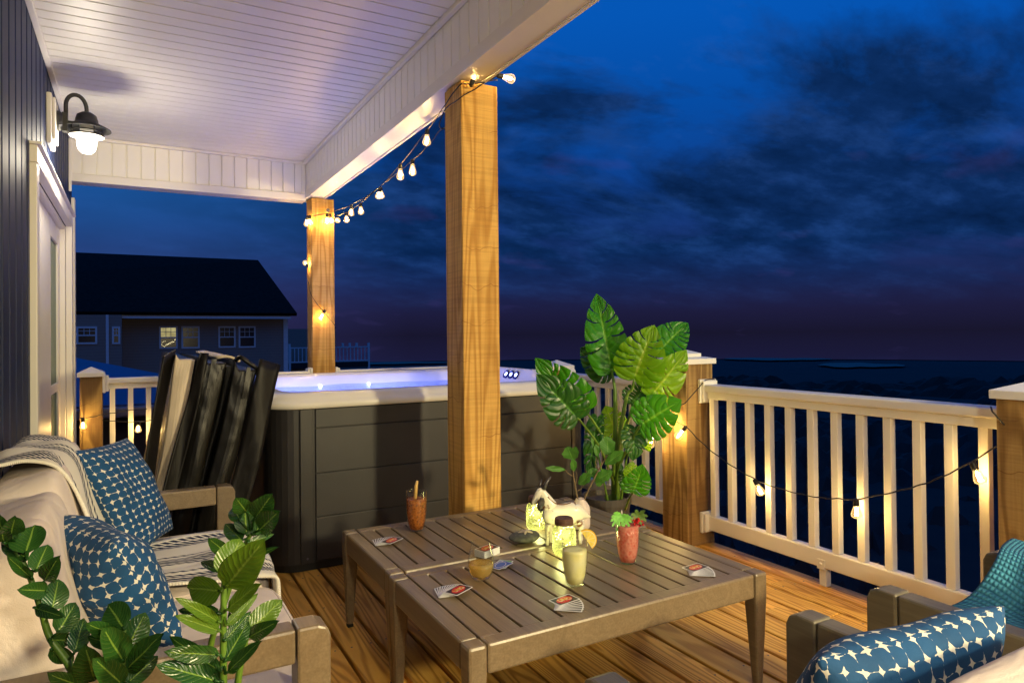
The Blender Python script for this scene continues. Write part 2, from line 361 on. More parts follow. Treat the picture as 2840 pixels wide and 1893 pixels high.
FG = [([(-0.058, 1.324, 0.591), (-0.089, 1.34, 0.703), (-0.121, 1.357, 0.759), (-0.135, 1.364, 0.81), (-0.154, 1.374, 0.871), (-0.179, 1.387, 0.922)], [((-0.155, 1.363, 0.902), (-0.147, 1.404, 0.939), 0.046), ((-0.177, 1.375, 0.93), (-0.162, 1.309, 0.974), 0.0293), ((-0.141, 1.355, 0.873), (-0.127, 1.393, 0.907), 0.0293), ((-0.13, 1.35, 0.854), (-0.106, 1.278, 0.908), 0.0279), ((-0.118, 1.344, 0.808), (-0.111, 1.385, 0.848), 0.0334), ((-0.123, 1.346, 0.841), (-0.157, 1.307, 0.862), 0.0237), ((-0.11, 1.339, 0.772), (-0.085, 1.371, 0.807), 0.0348), ((-0.144, 1.358, 0.814), (-0.098, 1.275, 0.819), 0.0173), ((-0.122, 1.346, 0.761), (-0.088, 1.373, 0.742), 0.0223), ((-0.057, 1.311, 0.694), (-0.067, 1.258, 0.773), 0.0418), ((-0.086, 1.326, 0.739), (-0.074, 1.365, 0.78), 0.0293), ((-0.185, 1.38, 0.918), (-0.185, 1.321, 0.978), 0.0237), ((-0.152, 1.361, 0.894), (-0.197, 1.432, 0.909), 0.0209), ((-0.145, 1.358, 0.861), (-0.173, 1.316, 0.913), 0.0153), ((-0.12, 1.345, 0.745), (-0.089, 1.374, 0.704), 0.0223), ((-0.067, 1.316, 0.68), (-0.118, 1.287, 0.729), 0.0279), ((-0.17, 1.371, 0.925), (-0.193, 1.43, 0.93), 0.0167)]), ([(-0.02, 1.256, 0.615), (-0.016, 1.253, 0.704), (-0.014, 1.251, 0.789)], [((-0.014, 1.24, 0.794), (-0.038, 1.298, 0.819), 0.0417), ((-0.015, 1.24, 0.743), (-0.041, 1.197, 0.818), 0.0376), ((-0.014, 1.24, 0.756), (0.017, 1.268, 0.805), 0.0363), ((-0.013, 1.24, 0.728), (0.034, 1.155, 0.806), 0.0317), ((-0.011, 1.239, 0.708), (0.034, 1.259, 0.734), 0.0269), ((-0.025, 1.246, 0.783), (-0.062, 1.209, 0.824), 0.0228), ((-0.023, 1.245, 0.767), (-0.069, 1.316, 0.766), 0.0188), ((-0.016, 1.242, 0.706), (-0.053, 1.204, 0.772), 0.0322), ((-0.014, 1.24, 0.7), (-0.033, 1.297, 0.727), 0.0215)]), ([(0.12, 1.144, 0.631), (0.12, 1.142, 0.717), (0.121, 1.14, 0.853), (0.123, 1.139, 0.881)], [((0.119, 1.13, 0.885), (0.149, 1.158, 0.933), 0.0444), ((0.122, 1.128, 0.869), (0.165, 1.046, 0.954), 0.0483), ((0.117, 1.131, 0.864), (0.072, 1.202, 0.855), 0.0392), ((0.122, 1.129, 0.833), (0.156, 1.052, 0.891), 0.0222), ((0.114, 1.133, 0.829), (0.06, 1.209, 0.821), 0.0196), ((0.116, 1.132, 0.802), (0.052, 1.11, 0.848), 0.0162), ((0.123, 1.128, 0.81), (0.173, 1.145, 0.846), 0.0136), ((0.115, 1.133, 0.766), (0.038, 1.119, 0.794), 0.023), ((0.121, 1.13, 0.756), (0.159, 1.154, 0.802), 0.0287), ((0.122, 1.129, 0.737), (0.157, 1.052, 0.807), 0.0183), ((0.118, 1.132, 0.725), (0.057, 1.212, 0.727), 0.0287), ((0.116, 1.132, 0.815), (0.055, 1.108, 0.873), 0.0157), ((0.12, 1.13, 0.787), (0.163, 1.152, 0.817), 0.0157), ((0.113, 1.135, 0.725), (0.031, 1.123, 0.778), 0.0314), ((0.116, 1.133, 0.74), (0.048, 1.217, 0.778), 0.0235)]), ([(0.145, 1.21, 0.589), (0.149, 1.207, 0.682), (0.16, 1.2, 0.75), (0.167, 1.196, 0.773)], [((0.165, 1.185, 0.774), (0.22, 1.2, 0.808), 0.0329), ((0.161, 1.188, 0.76), (0.192, 1.112, 0.806), 0.0223), ((0.155, 1.192, 0.733), (0.183, 1.222, 0.734), 0.0139), ((0.153, 1.193, 0.752), (0.13, 1.147, 0.82), 0.0167)]), ([(0.117, 1.376, 0.513), (0.12, 1.372, 0.668), (0.145, 1.357, 0.761), (0.175, 1.339, 0.86), (0.189, 1.331, 0.891)], [((0.18, 1.325, 0.891), (0.183, 1.368, 0.934), 0.0358), ((0.192, 1.318, 0.919), (0.21, 1.25, 0.973), 0.0373), ((0.19, 1.319, 0.891), (0.23, 1.342, 0.926), 0.0249), ((0.2, 1.314, 0.899), (0.221, 1.244, 0.945), 0.0358), ((0.172, 1.329, 0.882), (0.15, 1.387, 0.902), 0.0264), ((0.182, 1.323, 0.931), (0.158, 1.279, 0.968), 0.0311), ((0.182, 1.324, 0.876), (0.232, 1.342, 0.881), 0.0118), ((0.148, 1.343, 0.858), (0.115, 1.304, 0.9), 0.0218), ((0.169, 1.331, 0.919), (0.163, 1.38, 0.937), 0.0249), ((0.163, 1.335, 0.842), (0.216, 1.247, 0.883), 0.0124), ((0.141, 1.347, 0.827), (0.107, 1.412, 0.833), 0.0156)])]
CORD_A = [(1.581, 2.945, 2.534), (1.504, 2.945, 2.481), (1.376, 2.945, 2.39), (1.37, 3.104, 2.386)]
CORD_A2 = [(1.62, 3.682, 2.484), (1.62, 3.901, 2.452), (1.62, 4.197, 2.411), (1.62, 4.896, 2.37), (1.62, 5.391, 2.332), (1.62, 5.62, 2.325), (1.62, 5.828, 2.325), (1.62, 6.132, 2.347)]
CORD_B = [(1.579, 2.945, 2.512), (1.434, 2.945, 2.468), (1.375, 2.945, 2.452), (1.37, 3.103, 2.408), (1.44, 3.395, 2.427), (1.48, 3.612, 2.433), (1.52, 3.915, 2.416), (1.55, 4.256, 2.386), (1.56, 4.715, 2.329), (1.57, 5.324, 2.326), (1.59, 6.08, 2.378), (1.513, 6.08, 2.35), (1.391, 6.09, 2.319), (1.37, 6.188, 2.329)]
BULB_UP = [((1.48, 3.617, 2.434), (1.48, 3.633, 2.344)), ((1.62, 4.221, 2.415), (1.62, 4.22, 2.304)), ((1.55, 4.262, 2.387), (1.55, 4.265, 2.282)), ((1.56, 4.722, 2.323), (1.56, 4.752, 2.267)), ((1.62, 4.882, 2.36), (1.62, 4.869, 2.294)), ((1.62, 5.391, 2.332), (1.62, 5.385, 2.239)), ((1.58, 5.513, 2.335), (1.58, 5.532, 2.246)), ((1.62, 5.818, 2.326), (1.62, 5.807, 2.237)), ((1.62, 6.186, 2.324), (1.62, 5.899, 2.245)), ((1.515, 6.06, 2.346), (1.514, 6.06, 2.253)), ((1.546, 6.08, 2.347), (1.554, 6.08, 2.287)), ((1.36, 6.138, 2.322), (1.36, 6.19, 2.242)), ((1.37, 6.092, 2.324), (1.37, 6.094, 2.264)), ((1.36, 6.158, 1.881), (1.36, 6.28, 1.94)), ((1.488, 6.06, 1.487), (1.441, 6.06, 1.398)), ((1.422, 2.92, 2.448), (1.442, 2.92, 2.5)), ((1.582, 2.95, 2.537), (1.68, 2.95, 2.533))]
CORD_C = [(1.37, 6.219, 1.779), (1.37, 6.124, 1.701), (1.391, 6.09, 1.596), (1.595, 6.09, 1.34)]
CORD_R = [(3.015, 2.93, 0.973), (2.936, 2.93, 0.968), (2.795, 2.93, 0.859), (2.79, 3.002, 0.818), (2.79, 3.096, 0.762)]
CORD_R2 = [(2.78, 3.246, 0.804), (2.78, 3.06, 0.749), (2.78, 2.914, 0.704), (2.79, 2.853, 0.656), (2.82, 2.753, 0.582), (2.85, 2.625, 0.515), (2.88, 2.519, 0.472), (2.885, 2.439, 0.456), (2.885, 2.266, 0.448), (2.885, 2.132, 0.453), (2.885, 2.028, 0.469), (2.885, 1.951, 0.482), (2.885, 1.777, 0.549), (2.885, 1.673, 0.595), (2.885, 1.575, 0.649), (2.885, 1.457, 0.731), (2.862, 1.31, 0.845), (2.965, 1.31, 0.877)]
CORD_R3 = [(2.8, 1.342, 0.963), (2.762, 1.31, 0.939), (2.902, 1.31, 0.856), (2.963, 1.31, 0.827), (3.023, 1.31, 0.797)]
BULB_R = [((2.885, 2.528, 0.467), (2.885, 2.48, 0.394)), ((2.885, 1.949, 0.482), (2.885, 1.947, 0.396)), ((2.885, 1.453, 0.729), (2.885, 1.418, 0.653)), ((2.77, 3.201, 0.647), (2.77, 3.232, 0.549)), ((2.77, 2.918, 0.713), (2.77, 2.999, 0.634)), ((2.78, 3.084, 0.79), (2.78, 3.054, 0.728))]
CORD_K = [(-0.351, 6.02, 0.661), (-0.277, 6.02, 0.663), (-0.207, 6.02, 0.678), (-0.123, 6.06, 0.683), (-0.037, 6.08, 0.694), (0.096, 6.08, 0.695)]
CORD_K2 = [(-0.209, 6.08, 0.628), (-0.115, 6.08, 0.616), (-0.042, 6.08, 0.604), (0.038, 6.08, 0.6), (0.1, 6.08, 0.604), (0.208, 6.08, 0.606)]
BULB_K = [((-0.33, 6.0, 0.664), (-0.326, 6.0, 0.58)), ((0.034, 6.06, 0.605), (0.032, 6.06, 0.518))]
BTN = [(2.5, 4.597, 0.95), (2.5, 4.518, 0.95), (2.5, 4.441, 0.949)]
# ------------------------------------------------------------------ pattern fabrics
def pillowmat(name, n, blue=(.005,.068,.195), white=(.72,.70,.62)):
    k = NT(name); uv = k.coord('UV')
    wob = k.n('ShaderNodeTexNoise', {'Vector': uv, 'Scale': n*.9, 'Detail': 1.0}).outputs[1]
    wob = k.n('ShaderNodeVectorMath', {0: wob, 1: (.5,.5,.5)}, operation='SUBTRACT').outputs[0]
    wob = k.n('ShaderNodeVectorMath', {0: wob, 'Scale': .55/n}, operation='SCALE').outputs[0]
    q = k.n('ShaderNodeVectorMath', {0: uv, 1: wob}, operation='ADD').outputs[0]
    x, y, _ = k.sep(k.scl(q, n, n, 1))
    cid = k.comb(k.math('FLOOR', x), k.math('FLOOR', y), 0)
    r1 = k.n('ShaderNodeTexWhiteNoise', {'Vector': cid}, noise_dimensions='2D').outputs[0]
    fx = k.math('ABSOLUTE', k.math('SUBTRACT', k.math('FRACT', x), .5)); fy = k.math('ABSOLUTE', k.math('SUBTRACT', k.math('FRACT', y), .5))
    d = k.math('POWER', k.math('ADD', k.math('POWER', fx, 2.7), k.math('POWER', fy, 2.7)), 1/2.7)
    d = k.math('ADD', d, k.math('MULTIPLY', k.math('SUBTRACT', k.n('ShaderNodeTexNoise', {'Vector': uv, 'Scale': n*3.2, 'Detail': 2.0}).outputs[0], .5), .20))
    fac = k.ramp(k.math('SUBTRACT', d, k.math('MULTIPLY', r1, .03)), [(.489, (0,0,0)), (.501, (1,1,1))])
    c = k.mix(fac, blue, white)
    sh = k.noise(uv, 4, 3)
    c = k.mix(1, c, k.ramp(sh, [(.3, (.82,)*3), (.7, (1.12,)*3)]), blend='MULTIPLY')
    nm = k.bump(k.math('ADD', k.noise(uv, 5, 3), k.math('MULTIPLY', k.noise(uv, 260, 1), .06)), .5, .02)
    return k.done(k.pbsdf(c, .85, nm))
M['pillow'] = pillowmat('blue_star_print', 15)
M['pillowbig'] = pillowmat('blue_star_print_large', 13)

def throwmat():
    k = NT('striped_throw'); uv = k.coord('UV'); u, v, _ = k.sep(uv)
    wob = k.math('MULTIPLY', k.math('SUBTRACT', k.noise(uv, 3, 2), .5), .03)
    vv = k.math('ADD', v, wob)
    s = k.math('FRACT', k.math('MULTIPLY', vv, 2.6))
    def band(c, w):
        return k.ramp(k.math('ABSOLUTE', k.math('SUBTRACT', s, c)), [(w*.8, (1,1,1)), (w, (0,0,0))])
    b = k.math('MAXIMUM', k.math('MAXIMUM', band(.20, .045), band(.34, .085)), k.math('MAXIMUM', band(.48, .045), band(.64, .035)))
    dash = k.math('FRACT', k.math('ADD', k.math('MULTIPLY', u, 75), k.math('MULTIPLY', v, 30)))
    dash = k.ramp(dash, [(.66, (1,1,1)), (.72, (0,0,0))])
    f = k.math('MULTIPLY', b, dash)
    c = k.mix(f, (.86,.81,.70), (.012,.022,.065))
    wv = k.n('ShaderNodeTexWave', {'Vector': k.scl(uv, 150, 60, 1, ), 'Scale': 1.0}, wave_type='BANDS', bands_direction='DIAGONAL').outputs[1]
    nm = k.bump(k.math('ADD', wv, k.math('MULTIPLY', k.noise(uv, 9, 3), 2)), .45, .004)
    return k.done(k.pbsdf(c, .95, nm))
M['throw'] = throwmat()

def tealmat():
    k = NT('teal_knit'); uv = k.coord('UV'); u, v, _ = k.sep(uv)
    a = k.math('ABSOLUTE', k.math('SINE', k.math('MULTIPLY', u, 150)))
    b = k.math('ABSOLUTE', k.math('SINE', k.math('MULTIPLY', v, 190)))
    h = k.math('MULTIPLY', a, k.math('ADD', k.math('MULTIPLY', b, .6), .4))
    c = k.mix(h, (.018,.14,.23), (.06,.29,.43))
    return k.done(k.pbsdf(c, .9, k.bump(h, .9, .008)))
M['teal'] = tealmat()

def cardmat():
    k = NT('card_stock'); return k.done(k.pbsdf((.8,.79,.78), .35))
M['cardwhite'] = cardmat()
M['cardblack'] = plain('card_black', (.012,.01,.014), .3, .05)
M['cardred'] = plain('card_red', (.62,.012,.012), .3, .05)
M['cardyellow'] = plain('card_yellow', (.85,.62,.05), .3, .03)
M['cardblue'] = plain('card_blue', (.01,.12,.52), .3, .05)
M['cardgreen'] = plain('card_green', (.05,.35,.04), .3, .05)

def liquid(name, c1, c2, sc, bubble, rough=.15, emis=0, transp=.15):
    k = NT(name); p = k.pos()
    v = k.n('ShaderNodeTexVoronoi', {'Vector': p, 'Scale': sc}).outputs[0]
    n = k.noise(p, sc*.7, 3)
    f = k.ramp(k.math('ADD', k.math('MULTIPLY', v, .6), k.math('MULTIPLY', n, .6)), [(.3, (0,0,0)), (.75, (1,1,1))])
    c = k.mix(f, c1, c2)
    b = k.ramp(k.noise(p, sc*3.5, 2), [(.66, (0,0,0)), (.74, (1,1,1))])
    c = k.mix(k.math('MULTIPLY', b, .7), c, bubble)
    nm = k.bump(k.math('ADD', v, n), .5, .004)
    s = k.pbsdf(c, rough, nm, **{'Coat Weight': .3})
    tl = k.n('ShaderNodeBsdfTranslucent', {'Color': c}).outputs[0]
    s = k.n('ShaderNodeMixShader', {0: .22, 1: s, 2: tl}).outputs[0]
    t = k.n('ShaderNodeBsdfTransparent', {'Color': c}).outputs[0]
    return k.done(k.n('ShaderNodeMixShader', {0: transp, 1: s, 2: t}).outputs[0])
M['tea'] = liquid('iced_tea', (.20,.045,.006), (.70,.24,.04), 110, (1,.7,.32), .1, 0, .3)
M['wine'] = liquid('white_wine', (.85,.64,.20), (.92,.74,.30), 18, (.95,.85,.5), .05, 0, .70)
M['lemonade'] = liquid('lemonade', (.96,.90,.40), (.98,.94,.55), 30, (.97,.94,.7), .15, 0, .02)
M['pink'] = liquid('pink_cooler', (.80,.17,.11), (.88,.36,.27), 90, (.95,.62,.52))
M['lemonrind'] = plain('lemon_rind', (.85,.52,.02), .45, .06, 60)
M['lemonflesh'] = plain('lemon_flesh', (.85,.66,.12), .4, .12, 90)
M['pith'] = plain('lemon_pith', (.85,.78,.52), .6, .05)
M['stick'] = plain('stirrer_wood', (.62,.40,.12), .6, .08)
M['paperleaf'] = plain('paper_leaf', (.16,.48,.06), .6, .25, 90)
M['paperdark'] = plain('paper_leaf_dark', (.10,.19,.03), .6, .25, 90)
M['redpaper'] = plain('red_tissue', (.5,.008,.008), .7, .3, 120, .5, 200)
M['foil'] = plain('foil_tip', (.6,.55,.5), .4, .1)

def goatmat():
    k = NT('goat_enamel'); p = k.pos()
    n = k.noise(p, 26, 4, .6)
    f = k.ramp(n, [(.60, (0,0,0)), (.66, (1,1,1))])
    c = k.mix(f, (.72,.68,.56), (.16,.06,.02))
    return k.done(k.pbsdf(c, .28, k.bump(n, .2, .004)))
M['goat'] = goatmat()
M['goatdark'] = plain('dark_horn', (.055,.05,.052), .3, .5, 90)
M['goatrust'] = plain('rust_edge', (.14,.055,.02), .6, .4, 70)

def watermat():
    k = NT('tub_water'); p = k.pos()
    h = k.noise(p, 7, 3, .55, .6)
    nm = k.bump(h, .35, .05)
    g = k.n('ShaderNodeBsdfGlossy', {'Roughness': .08, 'Normal': nm}).outputs[0]
    d = k.n('ShaderNodeBsdfDiffuse', {'Color': (.14,.24,.85,1), 'Normal': nm}).outputs[0]
    t = k.n('ShaderNodeBsdfTransparent', {'Color': (.62,.72,1,1)}).outputs[0]
    m1 = k.n('ShaderNodeMixShader', {0: .55, 1: d, 2: t}).outputs[0]
    lw = k.n('ShaderNodeLayerWeight', {'Blend': .2, 'Normal': nm}).outputs['Fresnel']
    return k.done(k.n('ShaderNodeMixShader', {0: k.math('MULTIPLY', lw, .6), 1: m1, 2: g}).outputs[0])
M['water'] = watermat()
M['led'] = emit('tub_led', (.35,.42,1), 14)
M['ledring'] = plain('jet_ring', (.01,.012,.10), .25, .1)
def doorg():
    k = NT('door_glass')
    d = k.n('ShaderNodeBsdfDiffuse', {'Color': (.012,.045,.045,1)}).outputs[0]
    g = k.n('ShaderNodeBsdfGlossy', {'Roughness': .03, 'Color': (.75,.85,.8,1)}).outputs[0]
    return k.done(k.n('ShaderNodeMixShader', {0: .32, 1: d, 2: g}).outputs[0])
M['doorglass'] = doorg()
M['sidinggrey'] = None
def lapsiding(name, base, lap):
    k = NT(name); p = k.pos(); x, y, z = k.sep(p)
    s = k.math('FRACT', k.math('DIVIDE', z, lap))
    c = k.mix(1, base, k.ramp(s, [(0, (.55,)*3), (.12, (1,1,1))]), blend='MULTIPLY')
    return k.done(k.pbsdf(c, .6))
M['sidinggrey'] = lapsiding('grey_lap_siding', (.34,.25,.20), .15)
M['shingle'] = plain('dark_shingles', (.020,.010,.007), .9, .5, 6, .4, 20, **{'Specular IOR Level': .15})
M['farwhite'] = plain('far_trim', (.8,.8,.8), .5, .04)
M['farglass'] = plain('far_glass', (.035,.028,.032), .2, .2, 3)
def litwin():
    k = NT('lit_window_blind'); p = k.pos(); x, y, z = k.sep(p)
    s = k.math('FRACT', k.math('MULTIPLY', z, 22)); n = k.noise(p, 3, 2)
    c = k.ramp(k.math('MULTIPLY', n, k.math('ADD', k.math('MULTIPLY', s, .2), .9)), [(.2, (.28,.22,.08)), (.7, (.75,.66,.30))])
    return k.done(k.n('ShaderNodeEmission', {'Color': c, 'Strength': .55}).outputs[0])
M['litwin'] = litwin()
M['winlights'] = emit('window_fairy_lights', (1,.85,.45), 3)
M['blueroof'] = plain('blue_metal_roof', (.015,.045,.17), .5, .12, 2)
M['gutter'] = plain('gutter_metal', (.10,.09,.13), .3, .1)
M['darkfence'] = plain('dark_wood', (.03,.022,.02), .8, .2)
M['scrub'] = plain('dune_scrub', (.022,.009,.0055), .95, .5, .4)
M['sand'] = plain('wet_sand', (.22,.10,.06), .6, .2, .02)
M['sea'] = plain('sea_water', (.002,.002,.003), .006, .0, .01)
M['pot'] = plain('dark_planter', (.05,.045,.04), .6, .2)

# ------------------------------------------------------------------ deck (structure)
db = MB()
i = 0; x = -.5662
while x < 3.04:
    w = min(.1305, 3.05 - x)
    segs = [-2.2] + sorted([-2.2 + 3.1*j + rnd.uniform(.2, 2.6) for j in range(0, 3)]) + [6.35]
    if 5 <= i <= 12:
        segs = [-2.2, [1.93, 6.0, 2.2, 5.0, 1.55, 5.1, 0.4, 4.6][i-5], 6.35]
    for a, b in zip(segs[:-1], segs[1:]):
        db.box(x, x + w, a + .002, b - .002, -.038, rnd.uniform(-.0015, .0))
    x += .1445; i += 1
tag(build('deck', db, M['deck'], bevel=.0035, seg=1), kind='structure')
jb = MB(); jb.box(3.012, 3.05, -2.2, 6.35, -.30, -.040)
for yy in range(-4, 14): jb.box(-.5, 3.01, yy*.45, yy*.45+.04, -.28, -.041)
tag(build('deck_joists', jb, M['rimboard']), kind='structure')
sc = MB()
for bi in range(2, 25):
    for yj in range(-2, 14):
        for s_ in (.03, .108):
            cx = -.5662 + bi*.1445 + s_; cy = yj*.45+.02 + rnd.uniform(-.006, .006)
            sc.lathe([(.0045, .0012), (.0045, .0017), (.0018, .0017), (.0014, .0008)], (cx, cy, 0), 6, capt=True)
tag(build('deck_screws', sc, M['gutter']), kind='structure')

# ------------------------------------------------------------------ house with covered porch
house = thing('house', 'navy sided house with white sliding door and white porch ceiling along the left', 'house', (-.427, 4, 0))
wb = MB()
XW = -.427
pr = []
y = -2.2
def sidingstrip(y0, y1, z0, z1):
    yy = y0
    k = math.ceil((y0 - 3.32)/.175)
    edges = []
    while True:
        e = 3.32 + k*.175
        if e > y1: break
        edges.append(e); k += 1
    prev = y0
    pts = [(y0, XW)]
    for e in edges:
        pts += [(e-.018, XW), (e-.012, XW-.014), (e+.012, XW-.014), (e+.018, XW)]
    pts.append((y1, XW))
    pts = [p for p in pts if y0 <= p[0] <= y1]
    vs = []; fs = []
    for p in pts: vs += [(p[1], p[0], z0), (p[1], p[0], z1)]
    for j in range(len(pts)-1): fs.append((2*j, 2*j+2, 2*j+3, 2*j+1))
    wb.add(vs, fs)
DY0, DY1, DZ1 = 4.02, 6.06, 2.10
sidingstrip(-2.2, DY0-.09, -.25, 2.822)
sidingstrip(DY1+.09, 6.50, -.25, 2.822)
sidingstrip(DY0-.09, DY1+.09, DZ1+.09, 2.822)
wb.box(-.9, XW-.014, 6.44, 6.5, -.25, 2.82)
build('siding', wb, M['navy'], house)
cb = MB(); cb.box(XW-.01, XW+.022, 6.46, 6.56, -.25, 2.39); cb.box(XW-.06, XW-.012, 6.505, 6.56, -.25, 2.39)
build('corner_trim', cb, M['trimwhite'], house, bevel=.004)
# porch ceiling: grooved soffit, grooves run across
sb = MB(); prof = []
y = -2.4
while y < 6.2:
    prof += [(y, 2.822), (y+.0885, 2.822), (y+.0905, 2.8235), (y+.091, 2.842), (y+.0985, 2.842), (y+.099, 2.8225)]
    y += .1016
vs = []; fs = []
for p in prof: vs += [(XW, p[0], p[1]), (1.37, p[0], p[1])]
for j in range(len(prof)-1): fs.append((2*j, 2*j+1, 2*j+3, 2*j+2))
sb.add(vs, fs); sb.box(-.6, 1.8, -2.4, 6.5, 2.850, 2.90)
build('ceiling', sb, M['soffit'], house)
tb = MB(); tb.box(XW+.001, XW+.030, -2.2, 6.2, 2.800, 2.8205); tb.box(1.332, 1.359, -2.2, 6.2, 2.795, 2.8205); tb.box(XW+.03, 1.332, 6.176, 6.199, 2.797, 2.8205)
build('ceiling_trim', tb, M['trimwhite'], house, bevel=.003)
def ribbed(axis, a0, a1, face, z0, z1, d, spacing, phase, outer):
    """ribbed vinyl panel: face plane with shallow V grooves"""
    m = MB(); pts = []
    k = math.ceil((a0-phase)/spacing)
    pts.append((a0, 0))
    while phase + k*spacing < a1:
        e = phase + k*spacing
        if e-.009 > a0 and e + .009 < a1:
            pts += [(e-.0055, 0), (e-.0045, d), (e+.0035, d), (e+.0045, 0)]
        k += 1
    pts.append((a1, 0))
    vs = []; fs = []
    for a, off in pts:
        for z in (z0, z1):
            vs.append((a, face + off*outer, z) if axis == 'x' else (face + off*outer, a, z))
    for j in range(len(pts)-1): fs.append((2*j, 2*j+2, 2*j+3, 2*j+1))
    m.add(vs, fs); return m
hb = ribbed('x', XW+.02, 1.36, 6.20, 2.535, 2.797, .012, .1, -.338, 1)
hb.box(-.46, 1.36, 6.215, 6.30, 2.50, 2.82)
build('header_panel', hb, M['vinyl'], house)
hb = MB(); hb.box(-.46, 1.36, 6.192, 6.345, 2.470, 2.533); hb.box(1.320, 1.358, 6.190, 6.199, 2.533, 2.797); hb.box(XW, XW+.02, 6.19, 6.199, 2.39, 2.797)
build('header_trim', hb, M['trimwhite'], house, bevel=.004)
bb = ribbed('y', -2.2, 6.185, 1.36, 2.55, 2.795, .010, .1, 3.009, 1)
bb.box(1.372, 1.505, -2.2, 6.40, 2.515, 3.1)
build('beam_panel', bb, M['vinyl'], house)
bb = MB(); bb.box(1.352, 1.364, -2.2, 6.31, 2.486, 2.552); bb.box(1.500, 1.516, -2.2, 6.41, 2.486, 3.1); bb.box(1.364, 1.500, -2.2, 6.40, 2.4945, 2.514); bb.box(1.352,1.357,6.185,6.192,2.552,2.795)
build('beam_trim', bb, M['trimwhite'], house, bevel=.003)
# sliding door
dr = build('sliding_door', (lambda m: (m.box(XW-.11, XW-.09, DY0, DY1, .02, DZ1),m)[1])(MB()), M['trimwhite'], house)
c = MB()
c.box(XW-.012, XW+.030, DY0-.09, DY0, .0, DZ1+.0); c.box(XW-.012, XW+.030, DY1, DY1+.09, 0, DZ1); c.box(XW-.012, XW+.032, DY0-.09, DY1+.09, DZ1+.001, DZ1+.085); c.box(XW-.012, XW+.05, DY0-.10, DY1+.10, DZ1+.086, DZ1+.10)
build('casing', c, M['trimwhite'], dr, bevel=.005)
DX = XW-.045
c = MB(); c.box(XW-.075, XW-.0125, DY0, DY0+.03, 0, DZ1); c.box(XW-.075, XW-.0125, DY1-.03, DY1, 0, DZ1); c.box(XW-.075, XW-.0125, DY0+.03, DY1-.03, DZ1-.03, DZ1)
build('door_jamb', c, M['trimwhite'], dr, bevel=.004)
c = MB(); c.box(DX-.03, DX, DY0+.035, 5.385, .02, DZ1-.035); c.box(DX-.03, DX, 5.90, DY1-.032, .02, DZ1-.035)
c.box(DX-.03, DX-.002, 5.387, 5.898, .88, .94); c.box(DX-.03, DX-.001, 5.387, 5.898, DZ1-.16, DZ1-.035); c.box(DX-.03, DX-.001, 5.387, 5.898, .02, .12)
build('door_panel', c, M['trimwhite'], dr, bevel=.004)
c = MB(); c.box(DX-.022, DX-.014, 5.385, 5.90, .10, DZ1-.15)
build('door_glass', c, M['doorglass'], dr)

# wall lantern
LY, LX, LZ = 4.80, -.238, 2.54
lan = thing('wall_lantern', 'lit black barn style wall lantern with frosted globe above the door', 'lamp', (XW, LY-.06, 2.5))
c = MB(); c.box(XW+.001, XW+.028, LY-.17, LY+.05, 2.37, 2.66); c.box(XW+.0285, XW+.045, LY-.15, LY+.03, 2.40, 2.64)
build('mount_block', c, M['trimwhite'], lan, bevel=.006)
c = MB(); Mx = Matrix.Rotation(R(90), 3, 'Y')
c.lathe([(.0,.0),(.058,0),(.058,.012),(.045,.028),(.0,.03)], (XW+.046, LY-.06, 2.53), 20, Mx)
c.box(XW+.07, XW+.098, LY-.085, LY-.035, 2.47, 2.58); c.tube([(XW+.098,LY-.06,2.53),(XW+.125,LY-.06,2.53)], .009, 8)
build('backplate', c, M['blackmetal'], lan, smooth=False)
c = MB(); pth = [(XW+.088, LY-.06, 2.57)]
for t in range(0, 13):
    a = math.pi*(1 - t/12)
    f = t/12
    pth.append((lerp(XW+.088, LX, .5) + math.cos(a)*(LX-XW-.088)/2, lerp(LY-.06, LY, f), 2.63 + .075*math.sin(a)))
pth.append((LX, LY, 2.59)); c.tube(pth, .0115, 10)
build('arm', c, M['blackmetal'], lan, smooth=True)
c = MB(); c.lathe([(.0,.078),(.028,.075),(.052,.058),(.060,.03),(.062,.014),(.075,.006),(.128,-.022),(.130,-.028),(.124,-.028),(.07,-.004),(.0,.0)], (LX, LY, LZ), 32)
build('shade', c, M['blackmetal'], lan, smooth=True)
c = MB()
for zz, rr in ((-.040,.086),(-.062,.088)):
    c.tube([(LX+rr*math.cos(a*math.pi/16), LY+rr*math.sin(a*math.pi/16), LZ+zz) for a in range(33)], .0045, 6, cap=False)
for a in range(4):
    an = a*math.pi/2+.5
    c.tube([(LX+.086*math.cos(an), LY+.086*math.sin(an), LZ-.008),(LX+.087*math.cos(an), LY+.087*math.sin(an), LZ-.064)], .004, 6)
build('cage', c, M['blackmetal'], lan, smooth=True)
c = MB(); c.lathe([(.056,-.060),(.092,-.066),(.092,-.069),(.056,-.063),(.056,-.060)], (LX, LY, LZ), 32); build('reflector_ring', c, M['trimwhite'], lan, smooth=False)
c = MB(); c.lathe([(.0,-.002),(.036,-.002),(.036,-.058),(.0,-.058)], (LX, LY, LZ), 20); build('lamp_holder', c, M['trimwhite'], lan)
c = MB(); c.lathe([(.040,-.058),(.053,-.072),(.053,-.09),(.051,-.125),(.044,-.15),(.028,-.168),(.0,-.174)], (LX, LY, LZ), 24)
build('globe', c, M['globe'], lan, smooth=True)
link_light('lantern_light', 'POINT', (LX, LY, LZ-.21), 17, (1,.88,.66), .095)

